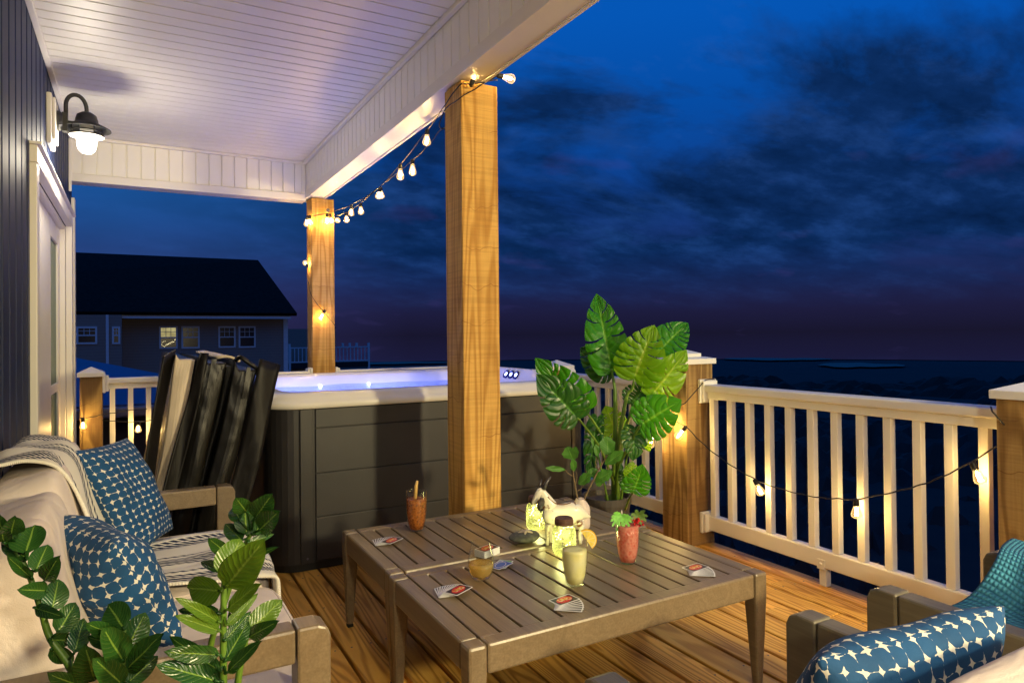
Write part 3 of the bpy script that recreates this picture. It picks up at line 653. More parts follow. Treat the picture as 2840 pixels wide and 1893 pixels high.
# porch posts
def porch_post(x, y, top, label):
    m = MB(); m.box(x, x+.2, y, y+.2, .0, top)
    o = build('porch_post', m, M['post'], base=(x+.1, y+.1, 0), bevel=.006)
    return tag(o, label, 'post', 'square pine porch posts')
pp1 = porch_post(1.39, 2.965, 2.488, 'square rough sawn pine post standing behind the coffee tables in front of the tub')
pp2 = porch_post(1.39, 6.11, 2.488, 'square pine porch post standing at the back rail behind the hot tub')
c = MB(); c.lathe([(.0,.012),(.012,.012),(.018,.006),(.018,0)], (1.535, 6.109, 2.385), 10, Matrix.Rotation(R(90),3,'X')); build('bolt', c, M['gutter'], pp2)
c = MB(); c.tube(smoothpath([(1.5905,3.02,1.99),(1.606,3.02,2.0),(1.612,3.02,1.975),(1.604,3.02,1.962)], 4), .004, 6); build('hook', c, M['blackmetal'], pp1)

# ------------------------------------------------------------------ railings
def rail_post(x, y, s, h, label, mat, cap2=False):
    t = thing('rail_post', label, 'post', (x+s/2, y+s/2, 0), 'white capped rail posts')
    m = MB(); m.box(x, x+s, y, y+s, 0, h); build('post_body', m, mat, t, bevel=.005)
    e = .016; m = MB()
    m.box(x-e, x+s+e, y-e, y+s+e, h+.0005, h+.032)
    if cap2:
        i_ = .045
        m.hexa([(x-e,y-e,h+.032),(x+s+e,y-e,h+.032),(x+s+e,y+s+e,h+.032),(x-e,y+s+e,h+.032)], [(x+.03,y+.03,h+.042),(x+s-.03,y+.03,h+.042),(x+s-.03,y+s-.03,h+.042),(x+.03,y+s-.03,h+.042)])
        x0, x1, y0, y1 = x+i_, x+s-i_, y+i_, y+s-i_
        m.box(x0, x1, y0, y1, h+.040, h+.062); zb = h+.062
    else:
        x0, x1, y0, y1, zb = x-e, x+s+e, y-e, y+s+e, h+.032
    cx, cy = (x0+x1)/2, (y0+y1)/2
    m.add([(x0,y0,zb),(x1,y0,zb),(x1,y1,zb),(x0,y1,zb),(cx,cy,zb+(.022 if cap2 else .045))], [(0,1,4),(1,2,4),(2,3,4),(3,0,4),(3,2,1,0)])
    build('post_cap', m, M['vinyl'], t, bevel=.002)
    return t
rail_post(2.82, 2.965, .215, 1.066, 'stained rail post with stepped white cap beside the monstera, string bulb glowing on it', M['railpost'], True)
rail_post(2.82, 1.12, .215, .994, 'stained rail post at the right edge of the photo with crossed black cords', M['railpost'])
rail_post(2.85, 4.44, .17, .972, 'rail post with white pyramid cap just behind the right end of the hot tub', M['railpost'])
rail_post(-.356, 6.10, .148, .962, 'arched grain rail post with white pyramid cap beside the sliding door', M['backpost'])

balmesh = {}
def railing(name, label, axis, fixed, a0, a1, bals, zt=.947, foot=None, w=.045):
    """fixed = near face coordinate of the balusters; rail runs along axis from a0 to a1"""
    t = thing('railing', label, 'railing', ((fixed, (a0+a1)/2, 0) if axis == 'y' else ((a0+a1)/2, fixed, 0)), 'white vinyl deck railings')
    c0 = fixed + .018
    def bx(m, lo, hi, p, q, z0, z1):
        if axis == 'y': m.box(p, q, lo, hi, z0, z1)
        else: m.box(lo, hi, p, q, z0, z1)
    dz = zt - .955
    m = MB(); bx(m, a0, a1, c0-.052, c0+.052, .912+dz, .955+dz); build('top_cap', m, M['vinyl'], t, bevel=.008)
    m = MB(); bx(m, a0, a1, c0-.030, c0+.030, .870+dz, .9115+dz); build('top_rail', m, M['vinyl'], t, bevel=.004)
    m = MB(); bx(m, a0, a1, c0-.028, c0+.028, .093, .178); build('bottom_rail', m, M['vinyl'], t, bevel=.006)
    for e, s in ((a0, 1), (a1, -1)):
        for z0, z1 in ((.845+dz, .985+dz), (.075, .197)):
            m = MB(); lo, hi = sorted((e, e+s*.022)); bx(m, lo, hi, c0-.064, c0+.064, z0, z1)
            lo, hi = sorted((e+s*.0225, e+s*.042)); bx(m, lo, hi, c0-.056, c0+.056, z0+.008, z1-.008)
            build('bracket', m, M['vinyl'], t, bevel=.005)
    first = None
    for b in bals:
        if first is None or True:
            m = MB(); bx(m, b-.0185, b+.0185, c0-.0185, c0+.0185, .1785, .8695+dz)
            build('baluster', m, M['vinyl'], t, bevel=.002, seg=1)
    if foot is not None:
        m = MB(); bx(m, foot-.019, foot+.019, c0-.019, c0+.019, .001, .0925)
        build('support_foot', m, M['vinyl'], t, bevel=.002)
        m = MB(); m.box(c0-.033, c0-.0285, foot-.022, foot+.022, .085, .135)
        m.lathe([(.008,0),(.006,.004),(0,.005)], (c0-.033, foot, .113), 10, Matrix.Rotation(R(-90),3,'Y'))
        build('foot_clip', m, M['vinyl'], t, bevel=.002)
    return t
nb = [2.900-.132*k for k in range(12)]
railing('railing', 'white vinyl railing panel hung with string bulbs on the right of the deck', 'y', 2.957, 1.336, 2.964, nb, foot=2.18)
railing('railing', 'white railing panel behind the monstera plant', 'y', 2.957, 3.181, 4.439, [3.25+.132*k for k in range(9)])
railing('railing', 'short white railing panel behind the far end of the hot tub', 'y', 2.93, 4.611, 6.17, [4.72+.1245*k for k in range(12)])
railing('railing', 'white railing panel beside the sliding door at the far left', 'x', 6.14, -.207, 1.389, [-.142+.1245*k for k in range(12)])
railing('railing', 'white railing along the back of the deck right of the far porch post', 'x', 6.14, 1.591, 2.82, [1.66+.1245*k for k in range(10)])
# ------------------------------------------------------------------ hot tub
TX0, TX1, TY0, TY1 = .584, 2.69, 3.66, 5.76
def rrect(x0, x1, y0, y1, r, n=8):
    pts = []
    for cx, cy, a0 in ((x1-r, y0+r, -90), (x1-r, y1-r, 0), (x0+r, y1-r, 90), (x0+r, y0+r, 180)):
        for k in range(n+1):
            a = R(a0 + 90*k/n); pts.append((cx + r*math.cos(a), cy + r*math.sin(a)))
    return pts
def ringloft(m, rings):
    n = len(rings[0][0]); vs = []
    for pts, z in rings: vs += [(p[0], p[1], z) for p in pts]
    fs = [(i*n+k, i*n+(k+1) % n, (i+1)*n+(k+1) % n, (i+1)*n+k) for i in range(len(rings)-1) for k in range(n)]
    m.add(vs, fs); return m
tub = thing('hot_tub', 'square hot tub with white acrylic rim and dark charcoal panel sides lit blue inside', 'hot tub', (1.64, 4.7, 0))
prof = [(.018,.868,.20),(.0,.872,.22),(-.004,.89,.22),(.0,.905,.22),(.014,.912,.21),(.020,.925,.2),(.034,.944,.19),(.06,.952,.18),(.13,.952,.16),(.16,.945,.15),(.18,.925,.15),(.205,.85,.16),(.26,.70,.2),(.34,.40,.25),(.55,.36,.25)]
m = MB(); ringloft(m, [(rrect(TX0+i, TX1-i, TY0+i, TY1-i, max(r, .05)), z) for i, z, r in prof])
n_ = len(m.v); k_ = 36
m.add(m.v[-k_:], [tuple(range(k_))])
build('shell', m, M['shell'], tub, smooth=True, weld=True)
m = MB()
hx = 2.44
m.add([(hx+.09,4.12,.945),(hx+.09,5.0,.945),(hx+.20,5.0,.945),(hx+.20,4.12,.945),(hx+.055,4.2,.895),(hx+.055,4.92,.895),(hx+.11,4.86,.998),(hx+.17,4.86,.992),(hx+.17,4.26,.992),(hx+.11,4.26,.998)],
      [(4,9,6,5),(9,8,7,6),(0,9,4),(1,5,6),(0,3,8,9),(1,6,7,2),(3,2,7,8)])
build('headrest', m, M['shell'], tub, bevel=.012, smooth=False)
for bx_, by_, bz_ in [(2.505,4.597,.950),(2.505,4.520,.950),(2.505,4.443,.949)]:
    Q = Matrix.Rotation(R(-62), 3, 'Y')
    m = MB(); m.lathe([(.034,0),(.034,.010),(.026,.013),(.020,.008)], (bx_+.016, by_, bz_-.004), 18, Q)
    o = build('jet_dial', m, M['ledring'], tub, smooth=False)
    m = MB(); m.lathe([(.0,.010),(.012,.010),(.012,.006)], (bx_+.016, by_, bz_-.004), 14, Q, capb=False)
    build('dial_light', m, M['led'], o)
m = MB()
rr = rrect(TX0+.19, TX1-.19, TY0+.19, TY1-.19, .15)
cx, cy = (TX0+TX1)/2, (TY0+TY1)/2
def wfn(u, v):
    x = lerp(TX0+.195, TX1-.195, u); y = lerp(TY0+.195, TY1-.195, v)
    return (x, y, .857 + .006*math.sin(x*9+y*4)*math.cos(y*7-x*3))
m.grid(wfn, 24, 24); build('water', m, M['water'], tub, smooth=True)
m = MB()
for lx, ly in ((1.32, TY1-.222), (1.72, TY1-.222)):
    m.lathe([(.0,.0),(.013,0),(.014,.004)], (lx, ly, .850), 14, Matrix.Rotation(R(70),3,'X'))
build('underwater_light', m, M['led'], tub)
for lx, ly, pw in ((1.1, 5.2, 32), (1.9, 5.2, 32), (1.5, 4.4, 12)):
    link_light('tub_light', 'POINT', (lx, ly, .62), pw, (.27,.34,1), .12)
# cabinet
ci = .028
m = MB()
cabx0, cabx1, caby0, caby1 = TX0+ci, TX1-ci, TY0+.04, TY1-ci
ringloft(m, [(rrect(cabx0, cabx1, caby0, caby1, .16), .045), (rrect(cabx0, cabx1, caby0, caby1, .16), .868)])
build('cabinet', m, M['cabinetdark'], tub, smooth=False)
m = MB(); ringloft(m, [(rrect(cabx0+.02, cabx1-.02, caby0+.02, caby1-.02, .15), .001), (rrect(cabx0+.02, cabx1-.02, caby0+.02, caby1-.02, .15), .044)])
build('tub_base', m, M['black'], tub)
zs = [.052, .2865, .5205, .762, .866]
for a, b in zip(zs[:-1], zs[1:]):
    m = MB(); m.box(.852, 2.50, caby0-.012, caby0-.001, a+.002, b-.002); build('side_panel', m, M['cabinet'], tub, bevel=.003)
for x0, x1 in ((.770,.838),(2.503,2.53)):
    m = MB(); m.box(x0, x1, caby0-.016, caby0-.001, .047, .866); build('corner_strip', m, M['cabinetdark'], tub, bevel=.003)
m = MB()
m.tube([(.804,caby0-.0165,.075),(.804,caby0-.019,.075)], .006, 10); build('screw', m, M['gutter'], tub)
m = MB()
for xx in (.655, ): m.box(xx, xx+.003, caby0+.031, caby0+.033, .05, .866)
# ------------------------------------------------------------------ folded tub cover
cover = thing('tub_cover', 'folded black vinyl tub cover with cream liner leaning between sofa and hot tub', 'tub cover', (.3, 4.4, 0))
def slab(name, tl, tr, bl, br, zt0, zb, y0, y1, mat, drop=0, bevel=.012, wob=.005, nz=14, ny=10):
    """leaning vertical slab: x range at top and bottom, extruded along y"""
    m = MB(); ph = tl*23
    def P(side, v, w):
        x = lerp(lerp(bl, tl, v), lerp(br, tr, v), side)
        z = lerp(zb, zt0[0] if side == 0 else zt0[1], v)
        b = wob*math.sin(v*5.2+ph)*math.sin(v*math.pi) + wob*.6*math.sin(v*9+ph*2)
        return (x + b, lerp(y0, y1, w) , z - drop*w)
    def face(fn): m.grid(fn, 8, nz)
    m.grid(lambda u, v: (lambda p: (p[0], p[1] - .018*math.sin(u*math.pi)*math.sin(v*math.pi)**.5, p[2]))(P(u, v, 0)), 6, nz)
    m.grid(lambda u, v: P(u, v, 1), 6, nz)
    m.grid(lambda u, v: P(0, v, u), 6, nz); m.grid(lambda u, v: P(1, v, u), 6, nz)
    m.grid(lambda u, v: P(u, 1, v), 6, 6); m.grid(lambda u, v: P(u, 0, v), 6, 6)
    return build(name, m, mat, cover, smooth=False, weld=True, bevel=.008)
slab('cover_panel', .296, .400, .075, .165, (1.160,1.130), .02, 3.56, 5.45, M['leather'])
slab('cover_panel', .437, .542, .195, .285, (1.142,1.092), .02, 3.56, 5.45, M['leather'])
slab('cover_liner', .180, .264, .004, .046, (1.178,1.150), .02, 3.575, 3.70, M['liner'], wob=.006)
slab('cover_panel', .182, .268, .002, .055, (1.172,1.148), .02, 3.705, 5.4, M['leather'])
slab('fold_strip', .404, .434, .168, .192, (1.110,1.110), .02, 3.64, 5.40, M['black'], wob=.005)
for k, (tl, tr, bl, br, z0, z1, zb, yy, dz) in enumerate([(.124,.178,-.05,-.008,1.168,1.198,.03,3.53,.0), (.277,.313,.035,.085,1.182,1.180,.03,3.52,.0), (.546,.648,.29,.385,1.146,1.112,.03,3.535,.0)]):
    m = MB(); ph = k*2.1
    def fl(u, v, tl=tl, tr=tr, bl=bl, br=br, z0=z0, z1=z1, zb=zb, yy=yy, ph=ph):
        x = lerp(lerp(bl, tl, v), lerp(br, tr, v), u); z = lerp(zb, lerp(z0, z1, u), v)
        b = .020*math.sin(v*6+ph)*(1-v*v)
        if k == 1 and v < .97: x += (lerp(.0, .0, u)) + (-.035 if u < .5 else .0)*math.sin((1-v)*3)*.5
        return (x + b*.6, yy + .014*math.sin(u*3+v*7+ph) + .10*u*(1 if k == 0 else 0), z)
    m.grid(fl, 6, 22); build('skirt_flap', m, M['flap'], cover, smooth=True, solid=.006)
m = MB()
m.grid(lambda u, v: (lerp(.36, .47, u) + .02*v, lerp(4.9, 3.80, v) , 1.158 + .016*math.sin(u*3.1) - .022*u - .010*v), 6, 10)
build('cover_liner', m, M['liner'], cover, smooth=True, solid=.012)
m = MB(); m.tube(smoothpath([(.44,3.60,1.135),(.46,3.56,1.155),(.50,3.55,1.125),(.545,3.56,1.09),(.53,3.57,1.075)], 5), .012, 6)
build('handle_strap', m, M['leather'], cover, smooth=True)
for x0, x1, xb0, xb1, zt_, zz in ((.330,.352,.305,.322,1.150,1.01),(.488,.506,.462,.478,1.105,.955)):
    m = MB(); m.hexa([(xb0,3.531,zz),(xb1,3.531,zz),(xb1,3.537,zz),(xb0,3.537,zz)],[(x0,3.538,zt_),(x1,3.538,zt_),(x1,3.55,zt_),(x0,3.55,zt_)]); build('cover_strap', m, M['leather'], cover)

# ------------------------------------------------------------------ cushions / pillows
def superq(c, size, e=.28, Rm=None, nu=40, nv=20, sag=0):
    m = MB(); a, b, h_ = (s/2 for s in size)
    sg = lambda x, p: math.copysign(abs(x)**p, x)
    def fn(u, v):
        t = (v-.5)*math.pi; q = u*2*math.pi
        p = Vector((a*sg(math.cos(t), e)*sg(math.cos(q), e), b*sg(math.cos(t), e)*sg(math.sin(q), e), h_*sg(math.sin(t), e)))
        p.z += sag*(1-(p.x/a)**2)*(1-(p.y/b)**2)*(1 if p.z > 0 else .0)
        if Rm is not None: p = Rm @ p
        return p + Vector(c)
    m.grid(fn, nu, nv); return m
def piping(par, c, size, e, Rm, tv):
    a, b, h_ = (q/2 for q in size); sg = lambda x, p: math.copysign(abs(x)**p, x)
    for s_ in (1, -1):
        m = MB(); pts = []
        for i in range(81):
            q = i/80*2*math.pi
            p = Vector((a*sg(math.cos(tv), e)*sg(math.cos(q), e), b*sg(math.cos(tv), e)*sg(math.sin(q), e), s_*h_*sg(math.sin(tv), e)))*1.002
            if Rm is not None: p = Rm @ p
            pts.append(p + Vector(c))
        m.tube(pts, .0028, 6, cap=False); build('piping', m, M['cushion'], par, smooth=True)
def pillow(name, label, q, thick, mat, group, flip=1, rag=1.0, n=22, base=None):
    """q: TL, TR, BR, BL corners"""
    TL, TR, BR, BL = (Vector(p) for p in q)
    nrm = (TR-TL).cross(BL-TL).normalized()*flip
    def arc(t_, W):
        N_ = 60; tot = 0; p_ = None; out_ = [0]
        for j in range(N_+1):
            x_ = j/N_*2-1; hh = max(0, 1-abs(x_)**2.3)**.55*thick*.5
            if p_: tot += math.hypot((x_-p_[0])*W/2, hh-p_[1]); out_.append(tot)
            p_ = (x_, hh)
        i_ = min(int(t_*N_), N_-1); f_ = t_*N_-i_
        return (out_[i_]*(1-f_)+out_[i_+1]*f_)/W
    wid = (TR-TL).length; hei = (TL-BL).length
    m = MB()
    def side(s):
        def fn(u, v):
            uu = u*2-1; vv = v*2-1
            pin = .045
            u2 = .5 + .5*uu*(1 - pin*(1-vv*vv)); v2 = .5 + .5*vv*(1 - pin*(1-uu*uu))
            p = TL*(1-u2)*(1-v2) + TR*u2*(1-v2) + BR*u2*v2 + BL*(1-u2)*v2
            h = (max(0, 1-abs(uu)**2.3)*max(0, 1-abs(vv)**2.3))**.55
            h *= 1 + .08*math.sin(uu*5+vv*3)*rag + .05*math.sin(vv*9-uu*4)*rag
            return p + nrm*(h*thick*s)
        k0 = len(m.uv); m.grid(fn, n, n)
        for fu in m.uv[k0:]:
            fu[:] = [(arc(a_, wid)*wid/.45, arc(b_, hei)*hei/.45 + (0 if s > 0 else .37)) for a_, b_ in fu]
    side(.5); side(-.5)
    b = base or tuple((BR+BL)/2)
    o = build(name, m, mat, base=b, smooth=True, weld=True, sub=1)
    return tag(o, label, 'pillow', group)

# ------------------------------------------------------------------ sofa
sofa = thing('sofa', 'taupe wooden sofa with cream cushions against the navy wall', 'sofa', (0, 2.42, 0))
def arm_y(par, y0, y1, xb, xf, mat, z=.6):
    """sofa arm running along x, front post at xf"""
    post = [(xf-.075, .0), (xf-.02, .0), (xf, .28), (xf, z-.028), (xf-.008, z-.008), (xf-.028, z), (xf-.075, z)]
    m = MB(); m.prism([(p[0], p[1]+.001) for p in post], 'y', y0, y1); build('front_leg', m, mat, par, bevel=.006)
    m = MB(); m.box(xb+.072, xf-.077, y0+.004, y1-.004, z-.078, z-.0005); build('arm_rest', m, mat, par, bevel=.007)
    m = MB(); m.prism([(xb, .001), (xb+.05, .001), (xb+.07, .3), (xb+.07, z), (xb, z)], 'y', y0, y1); build('back_leg', m, mat, par, bevel=.006)
    m = MB(); m.box(xb+.072, xf-.077, y0+.006, y1-.006, .20, .275); build('side_rail', m, mat, par, bevel=.005)
arm_y(sofa, 1.56, 1.632, -.405, .392, M['taupe'])
arm_y(sofa, 3.218, 3.29, -.405, .392, M['taupe'])
m = MB(); m.box(.30, .35, 1.634, 3.216, .195, .265); m.box(-.40, -.35, 1.634, 3.216, .195, .265); build('seat_rail', m, M['taupe'], sofa, bevel=.005)
m = MB(); m.box(-.41, -.37, 1.634, 3.216, .52, .60); build('back_rail', m, M['taupe'], sofa, bevel=.006)
for y0, y1 in ((1.638, 2.425), (2.432, 3.212)):
    o = build('seat_cushion', superq((.055, (y0+y1)/2, .345), (.73, y1-y0, .165), .22, sag=.012), M['cushion'], sofa, smooth=True)
    piping(o, (.055, (y0+y1)/2, .345), (.73, y1-y0, .165), .22, None, .62)
Rb = Matrix.Rotation(R(-14), 3, 'Y')
for y0, y1, dx, dz in ((1.64, 2.30, .012, -.02), (2.31, 3.205, 0, .0)):
    o = build('back_cushion', superq((-.225+dx, (y0+y1)/2, .625+dz), (.20, y1-y0, .47), .30, Rb), M['cushion'], sofa, smooth=True)
pillow('throw_pillow', 'blue star print pillow standing in the far corner of the sofa beside the throw',
       [(-.190,2.78,.875),(-.022,3.06,.872),(.150,3.20,.445),(-.005,2.80,.445)], .15, M['pillow'], 'blue and white star print pillows')
pillow('throw_pillow', 'blue star print pillow on the near end of the sofa behind the leafy plant',
       [(-.214,2.17,.80),(-.04,1.84,.78),(.115,1.93,.455),(-.08,2.33,.46)], .19, M['pillowbig'], 'blue and white star print pillows', flip=1)
# striped throw
path = smoothpath([(-.415,0,.50),(-.415,0,.78),(-.365,0,.868),(-.27,0,.885),(-.185,0,.845),(-.125,0,.66),(-.065,0,.475),(.03,0,.447),(.22,0,.450),(.385,0,.448),(.432,0,.415),(.446,0,.27)], 5)
m = MB(); NP = len(path)-1
def thr(u, v):
    i = min(int(u*NP), NP-1); f = u*NP-i
    p = path[i].lerp(path[i+1], f); d = (path[i+1]-path[i]).normalized(); nr = Vector((-d.z, 0, d.x))
    y0 = 2.40 + .06*math.sin(u*5) + (.14*max(0, u-.5)); y1 = 2.985 + .03*math.sin(u*7+1) - .03*max(0, u-.7)
    w = .006*math.sin(v*17+u*4) + .009*math.sin(v*7.3-u*9) + .005*math.sin(u*31+v*5)
    if u > .55: w += .012*max(0, math.sin(v*11+u*3))
    return (p.x - abs(nr.x)*0 + nr.x*w, lerp(y0, y1, v) + .012*math.sin(u*12+v*3), p.z + abs(nr.z)*abs(w) + .004)
m.grid(thr, 90, 40)
o = build('throw_blanket', m, M['throw'], base=(.0, 2.7, .44), smooth=True, solid=.010)
tag(o, 'cream throw with navy dashed stripes draped over the sofa back and seat', 'blanket')

# ------------------------------------------------------------------ coffee tables
def coffee_table(x0, x1, y0, y1, label, zt=.41, slat0=None):
    t = thing('coffee_table', label, 'table', ((x0+x1)/2, (y0+y1)/2, 0), 'taupe slatted coffee tables')
    fw = .058
    for nm, bx_ in (('end_rail', (x0+.004, x0+fw, y0+fw+.002, y1-fw-.002)), ('end_rail', (x1-fw, x1-.004, y0+fw+.002, y1-fw-.002)), ('side_rail', (x0+fw+.002, x1-fw-.002, y0+.004, y0+fw)), ('side_rail', (x0+fw+.002, x1-fw-.002, y1-fw, y1-.004))):
        m = MB(); m.box(*bx_, zt-.085, zt-.001); build(nm, m, M['taupe'], t, bevel=.008)
    n = 15; w = (x1-x0-2*fw)/n
    for i in range(n):
        m = MB(); xa = x0+fw+i*w; m.box(xa+.0042, xa+w-.0042, y0+fw-.004, y1-fw+.004, zt-.022, zt-.002 - rnd.uniform(0, .0008))
        build('slat', m, M['taupe'], t, bevel=.003)
    m = MB(); m.box(x0+fw, x1-fw, (y0+y1)/2-.03, (y0+y1)/2+.03, zt-.06, zt-.024); build('cross_rail', m, M['taupe'], t)
    for sx, xx in ((1, x0), (-1, x1)):
        for sy, yy in ((1, y0), (-1, y1)):
            m = MB()
            top = [(xx, yy, zt), (xx+sx*fw, yy, zt), (xx+sx*fw, yy+sy*fw, zt), (xx, yy+sy*fw, zt)]
            mid = [(xx, yy, zt-.086), (xx+sx*fw, yy, zt-.086), (xx+sx*fw, yy+sy*(fw), zt-.086), (xx, yy+sy*fw, zt-.086)]
            bot = [(xx+sx*.012, yy+sy*.012, .012), (xx+sx*.040, yy+sy*.012, .012), (xx+sx*.040, yy+sy*.042, .012), (xx+sx*.012, yy+sy*.042, .012)]
            m.add(bot+mid+top, [(0,3,2,1),(8,9,10,11)] + [(i, (i+1) % 4, 4+(i+1) % 4, 4+i) for i in range(4)] + [(4+i, 4+(i+1) % 4, 8+(i+1) % 4, 8+i) for i in range(4)])
            lg = build('leg', m, M['taupe'], t, bevel=.009)
            m = MB(); m.box(min(xx+sx*.014, xx+sx*.038), max(xx+sx*.014, xx+sx*.038), min(yy+sy*.014, yy+sy*.04), max(yy+sy*.014, yy+sy*.04), .0005, .0115); build('foot_pad', m, M['black'], lg)
    return t
coffee_table(.788, 1.966, 2.318, 2.945, 'taupe slatted coffee table under the iced tea, nearer the hot tub')
coffee_table(.782, 1.945, 1.655, 2.312, 'taupe slatted coffee table nearer the camera, under the wine and lemonade')
ZT = .411

# ------------------------------------------------------------------ things on the tables
def tumbler(label, x, y, liquid, h, r, fill, ccat='drink', rb=.7):
    t = thing('drinking_glass', label, ccat, (x, y, ZT))
    prof = [(0,.001),(r*rb*.88,.001),(r*rb,.006),(r*.86,h*.22),(r*.97,h*.45),(r,h*.7),(r*.985,h)]
    m = MB(); m.lathe(prof, (x, y, ZT), 32); build('glass', m, M['glass'], t, smooth=True)
    m = MB(); m.lathe([(r*.98, h), (r*.995, h+.0012), (r*.955, h+.0012), (r*.965, h)], (x, y, ZT), 32); build('glass_rim', m, M['glass'], t, smooth=True)
    ins = .003
    lp = [(0,.006),(r*rb-ins-.001,.007)] + [(rr-ins, zz) for rr, zz in prof[3:6] if zz < fill] 
    rf = r-ins
    lp += [(rf, fill), (rf*.6, fill-.001), (0, fill-.001)]
    m = MB(); m.lathe(lp, (x, y, ZT), 28); build('liquid', m, liquid, t, smooth=True)
    return t
t = tumbler('tall glass of amber iced tea with a wooden stirrer on the far table', 1.069, 2.776, M['tea'], .168, .0455, .138)
m = MB(); m.tube([(1.062,2.776,ZT+.11),(1.066,2.770,ZT+.19),(1.070,2.766,ZT+.214)], [.0075,.0078,.005], 6); build('stirrer', m, M['stick'], t, smooth=True)
t = tumbler('cloudy pale yellow lemonade glass with a lemon wedge on the rim', 1.294, 1.897, M['lemonade'], .156, .0435, .118)
lc = Vector((1.294, 1.897, ZT+.150)) + Vector((.873,-.488,0))*.040
Fr = Matrix(((.873, -.2, -.44), (-.488, -.36, -.79), (.0, .91, -.41))).to_3x3()
def lemonpart(r0, r1, th, mat, nm, oz=0):
    m = MB(); vs = []; fs = []; n = 20
    for k in range(n+1):
        a = R(-58) + R(180)*k/n
        for r_, zz in ((r0, -th+oz), (r1, -th+oz), (r1, th+oz), (r0, th+oz)):
            vs.append(lc + Vector((.873,-.488,0))*(r_*math.cos(a)) + Vector((0,0,1))*(r_*math.sin(a)) + Vector((.488,.873,0))*zz)
    for k in range(n):
        for j in range(4): fs.append((k*4+j, k*4+(j+1) % 4, (k+1)*4+(j+1) % 4, (k+1)*4+j))
    fs += [(0,1,2,3), (n*4+3,n*4+2,n*4+1,n*4)]
    m.add(vs, fs); return build(nm, m, mat, lem)
lem = thing('lemon_wedge', 'bright yellow lemon wedge perched on the lemonade glass rim', 'lemon', lc)
lemonpart(.031, .0345, .0042, M['lemonrind'], 'rind'); lemonpart(.0285, .0309, .0045, M['pith'], 'pith'); lemonpart(.001, .0283, .004, M['lemonflesh'], 'flesh')
m = MB()
for k in range(1, 5):
    a = R(-58) + R(36)*k
    d = Vector((.873,-.488,0))*math.cos(a) + Vector((0,0,1))*math.sin(a)
    m.tube([lc + d*.003 + Vector((-.488,-.873,0))*.0045, lc + d*.0275 + Vector((-.488,-.873,0))*.0045], .0007, 5)
build('membrane', m, M['pith'], lem)
t = tumbler('pink iced drink with a paper palm pick and red flower on its rim', 1.583, 1.977, M['pink'], .150, .0435, .138)
pk = thing('cocktail_pick', 'green paper palm leaf drink pick with a red tissue flower in the pink drink', 'drink pick', (1.56, 1.99, ZT+.15))
def palmleaf(c, ax, ln, n, mat, nm, tilt=.5, spread=1.0):
    m = MB(); c = Vector(c)
    for k in range(n):
        a = ax + (k/(n-1)-.5)*spread*2*math.pi
        d = Vector((.873,-.488,0))*math.cos(a) + Vector((0,0,1))*math.sin(a)*.75 + Vector((-.488,-.873,0))*(.35)
        d = d.normalized(); w = d.cross(Vector((-.488,-.873,.2))).normalized()
        l = ln*(1 - .25*abs(k/(n-1)-.5)*2)
        pts = []
        for s, hw in ((0,.002),(.25,.006),(.5,.0055),(.62,.0085),(.75,.004),(.85,.0055),(1,.0005)):
            p = c + d*(l*s) + Vector((0,0,-tilt*l*s*s)); pts.append((p+w*hw, p-w*hw))
        vs = [q for ab in pts for q in ab]; m.add(vs, [(2*i, 2*i+1, 2*i+3, 2*i+2) for i in range(len(pts)-1)])
    return build(nm, m, mat, pk, solid=.0008)
cdir = Vector((.873,-.488,0))
palmleaf(Vector((1.583,1.977,ZT+.175)) - cdir*.022, R(250), .052, 9, M['paperleaf'], 'paper_leaf', .25, .62)
palmleaf(Vector((1.583,1.977,ZT+.172)) + cdir*.040, R(60), .040, 7, M['paperdark'], 'paper_leaf', .15, .75)
m = MB()
for k in range(40):
    c = Vector((1.583,1.977,ZT+.150)) + cdir*.036 + Vector((rnd.gauss(0,.010), rnd.gauss(0,.008), rnd.gauss(0,.010)))
    m.lathe([(0,-.005),(.005,-.001),(.004,.004),(0,.006)], c, 6, Matrix.Rotation(rnd.uniform(0,3),3,'X'))
build('tissue_flower', m, M['redpaper'], pk)
m = MB(); b0 = Vector((1.583,1.977,ZT+.178))-cdir*.020; m.tube([b0, b0+Vector((0,0,.014))], [.003,.002], 8); build('foil_tip', m, M['foil'], pk)
m = MB(); m.tube([b0, Vector((1.583,1.977,ZT+.06))+cdir*.03], .001, 5); build('pick_stick', m, M['foil'], pk)
# stemless wine glass
wx, wy = 1.044, 2.103
t = thing('wine_glass', 'stemless glass of white wine standing among the card hands', 'drink', (wx, wy, ZT))
prof = [(0,.001),(.022,.001),(.030,.006),(.0405,.024),(.0455,.045),(.0455,.060),(.042,.085),(.036,.110),(.0325,.127)]
m = MB(); m.lathe(prof, (wx,wy,ZT), 36); build('glass', m, M['glass'], t, smooth=True)
m = MB(); m.lathe([(.0325,.127),(.0331,.1285),(.0315,.1285),(.0318,.127)], (wx,wy,ZT), 36); build('glass_rim', m, M['glass'], t, smooth=True)
m = MB(); m.lathe([(0,.008),(.020,.009),(.030,.014),(.0385,.026),(.0432,.045),(.0433,.056),(.025,.0555),(0,.0555)], (wx,wy,ZT), 32); build('liquid', m, M['wine'], t, smooth=True)
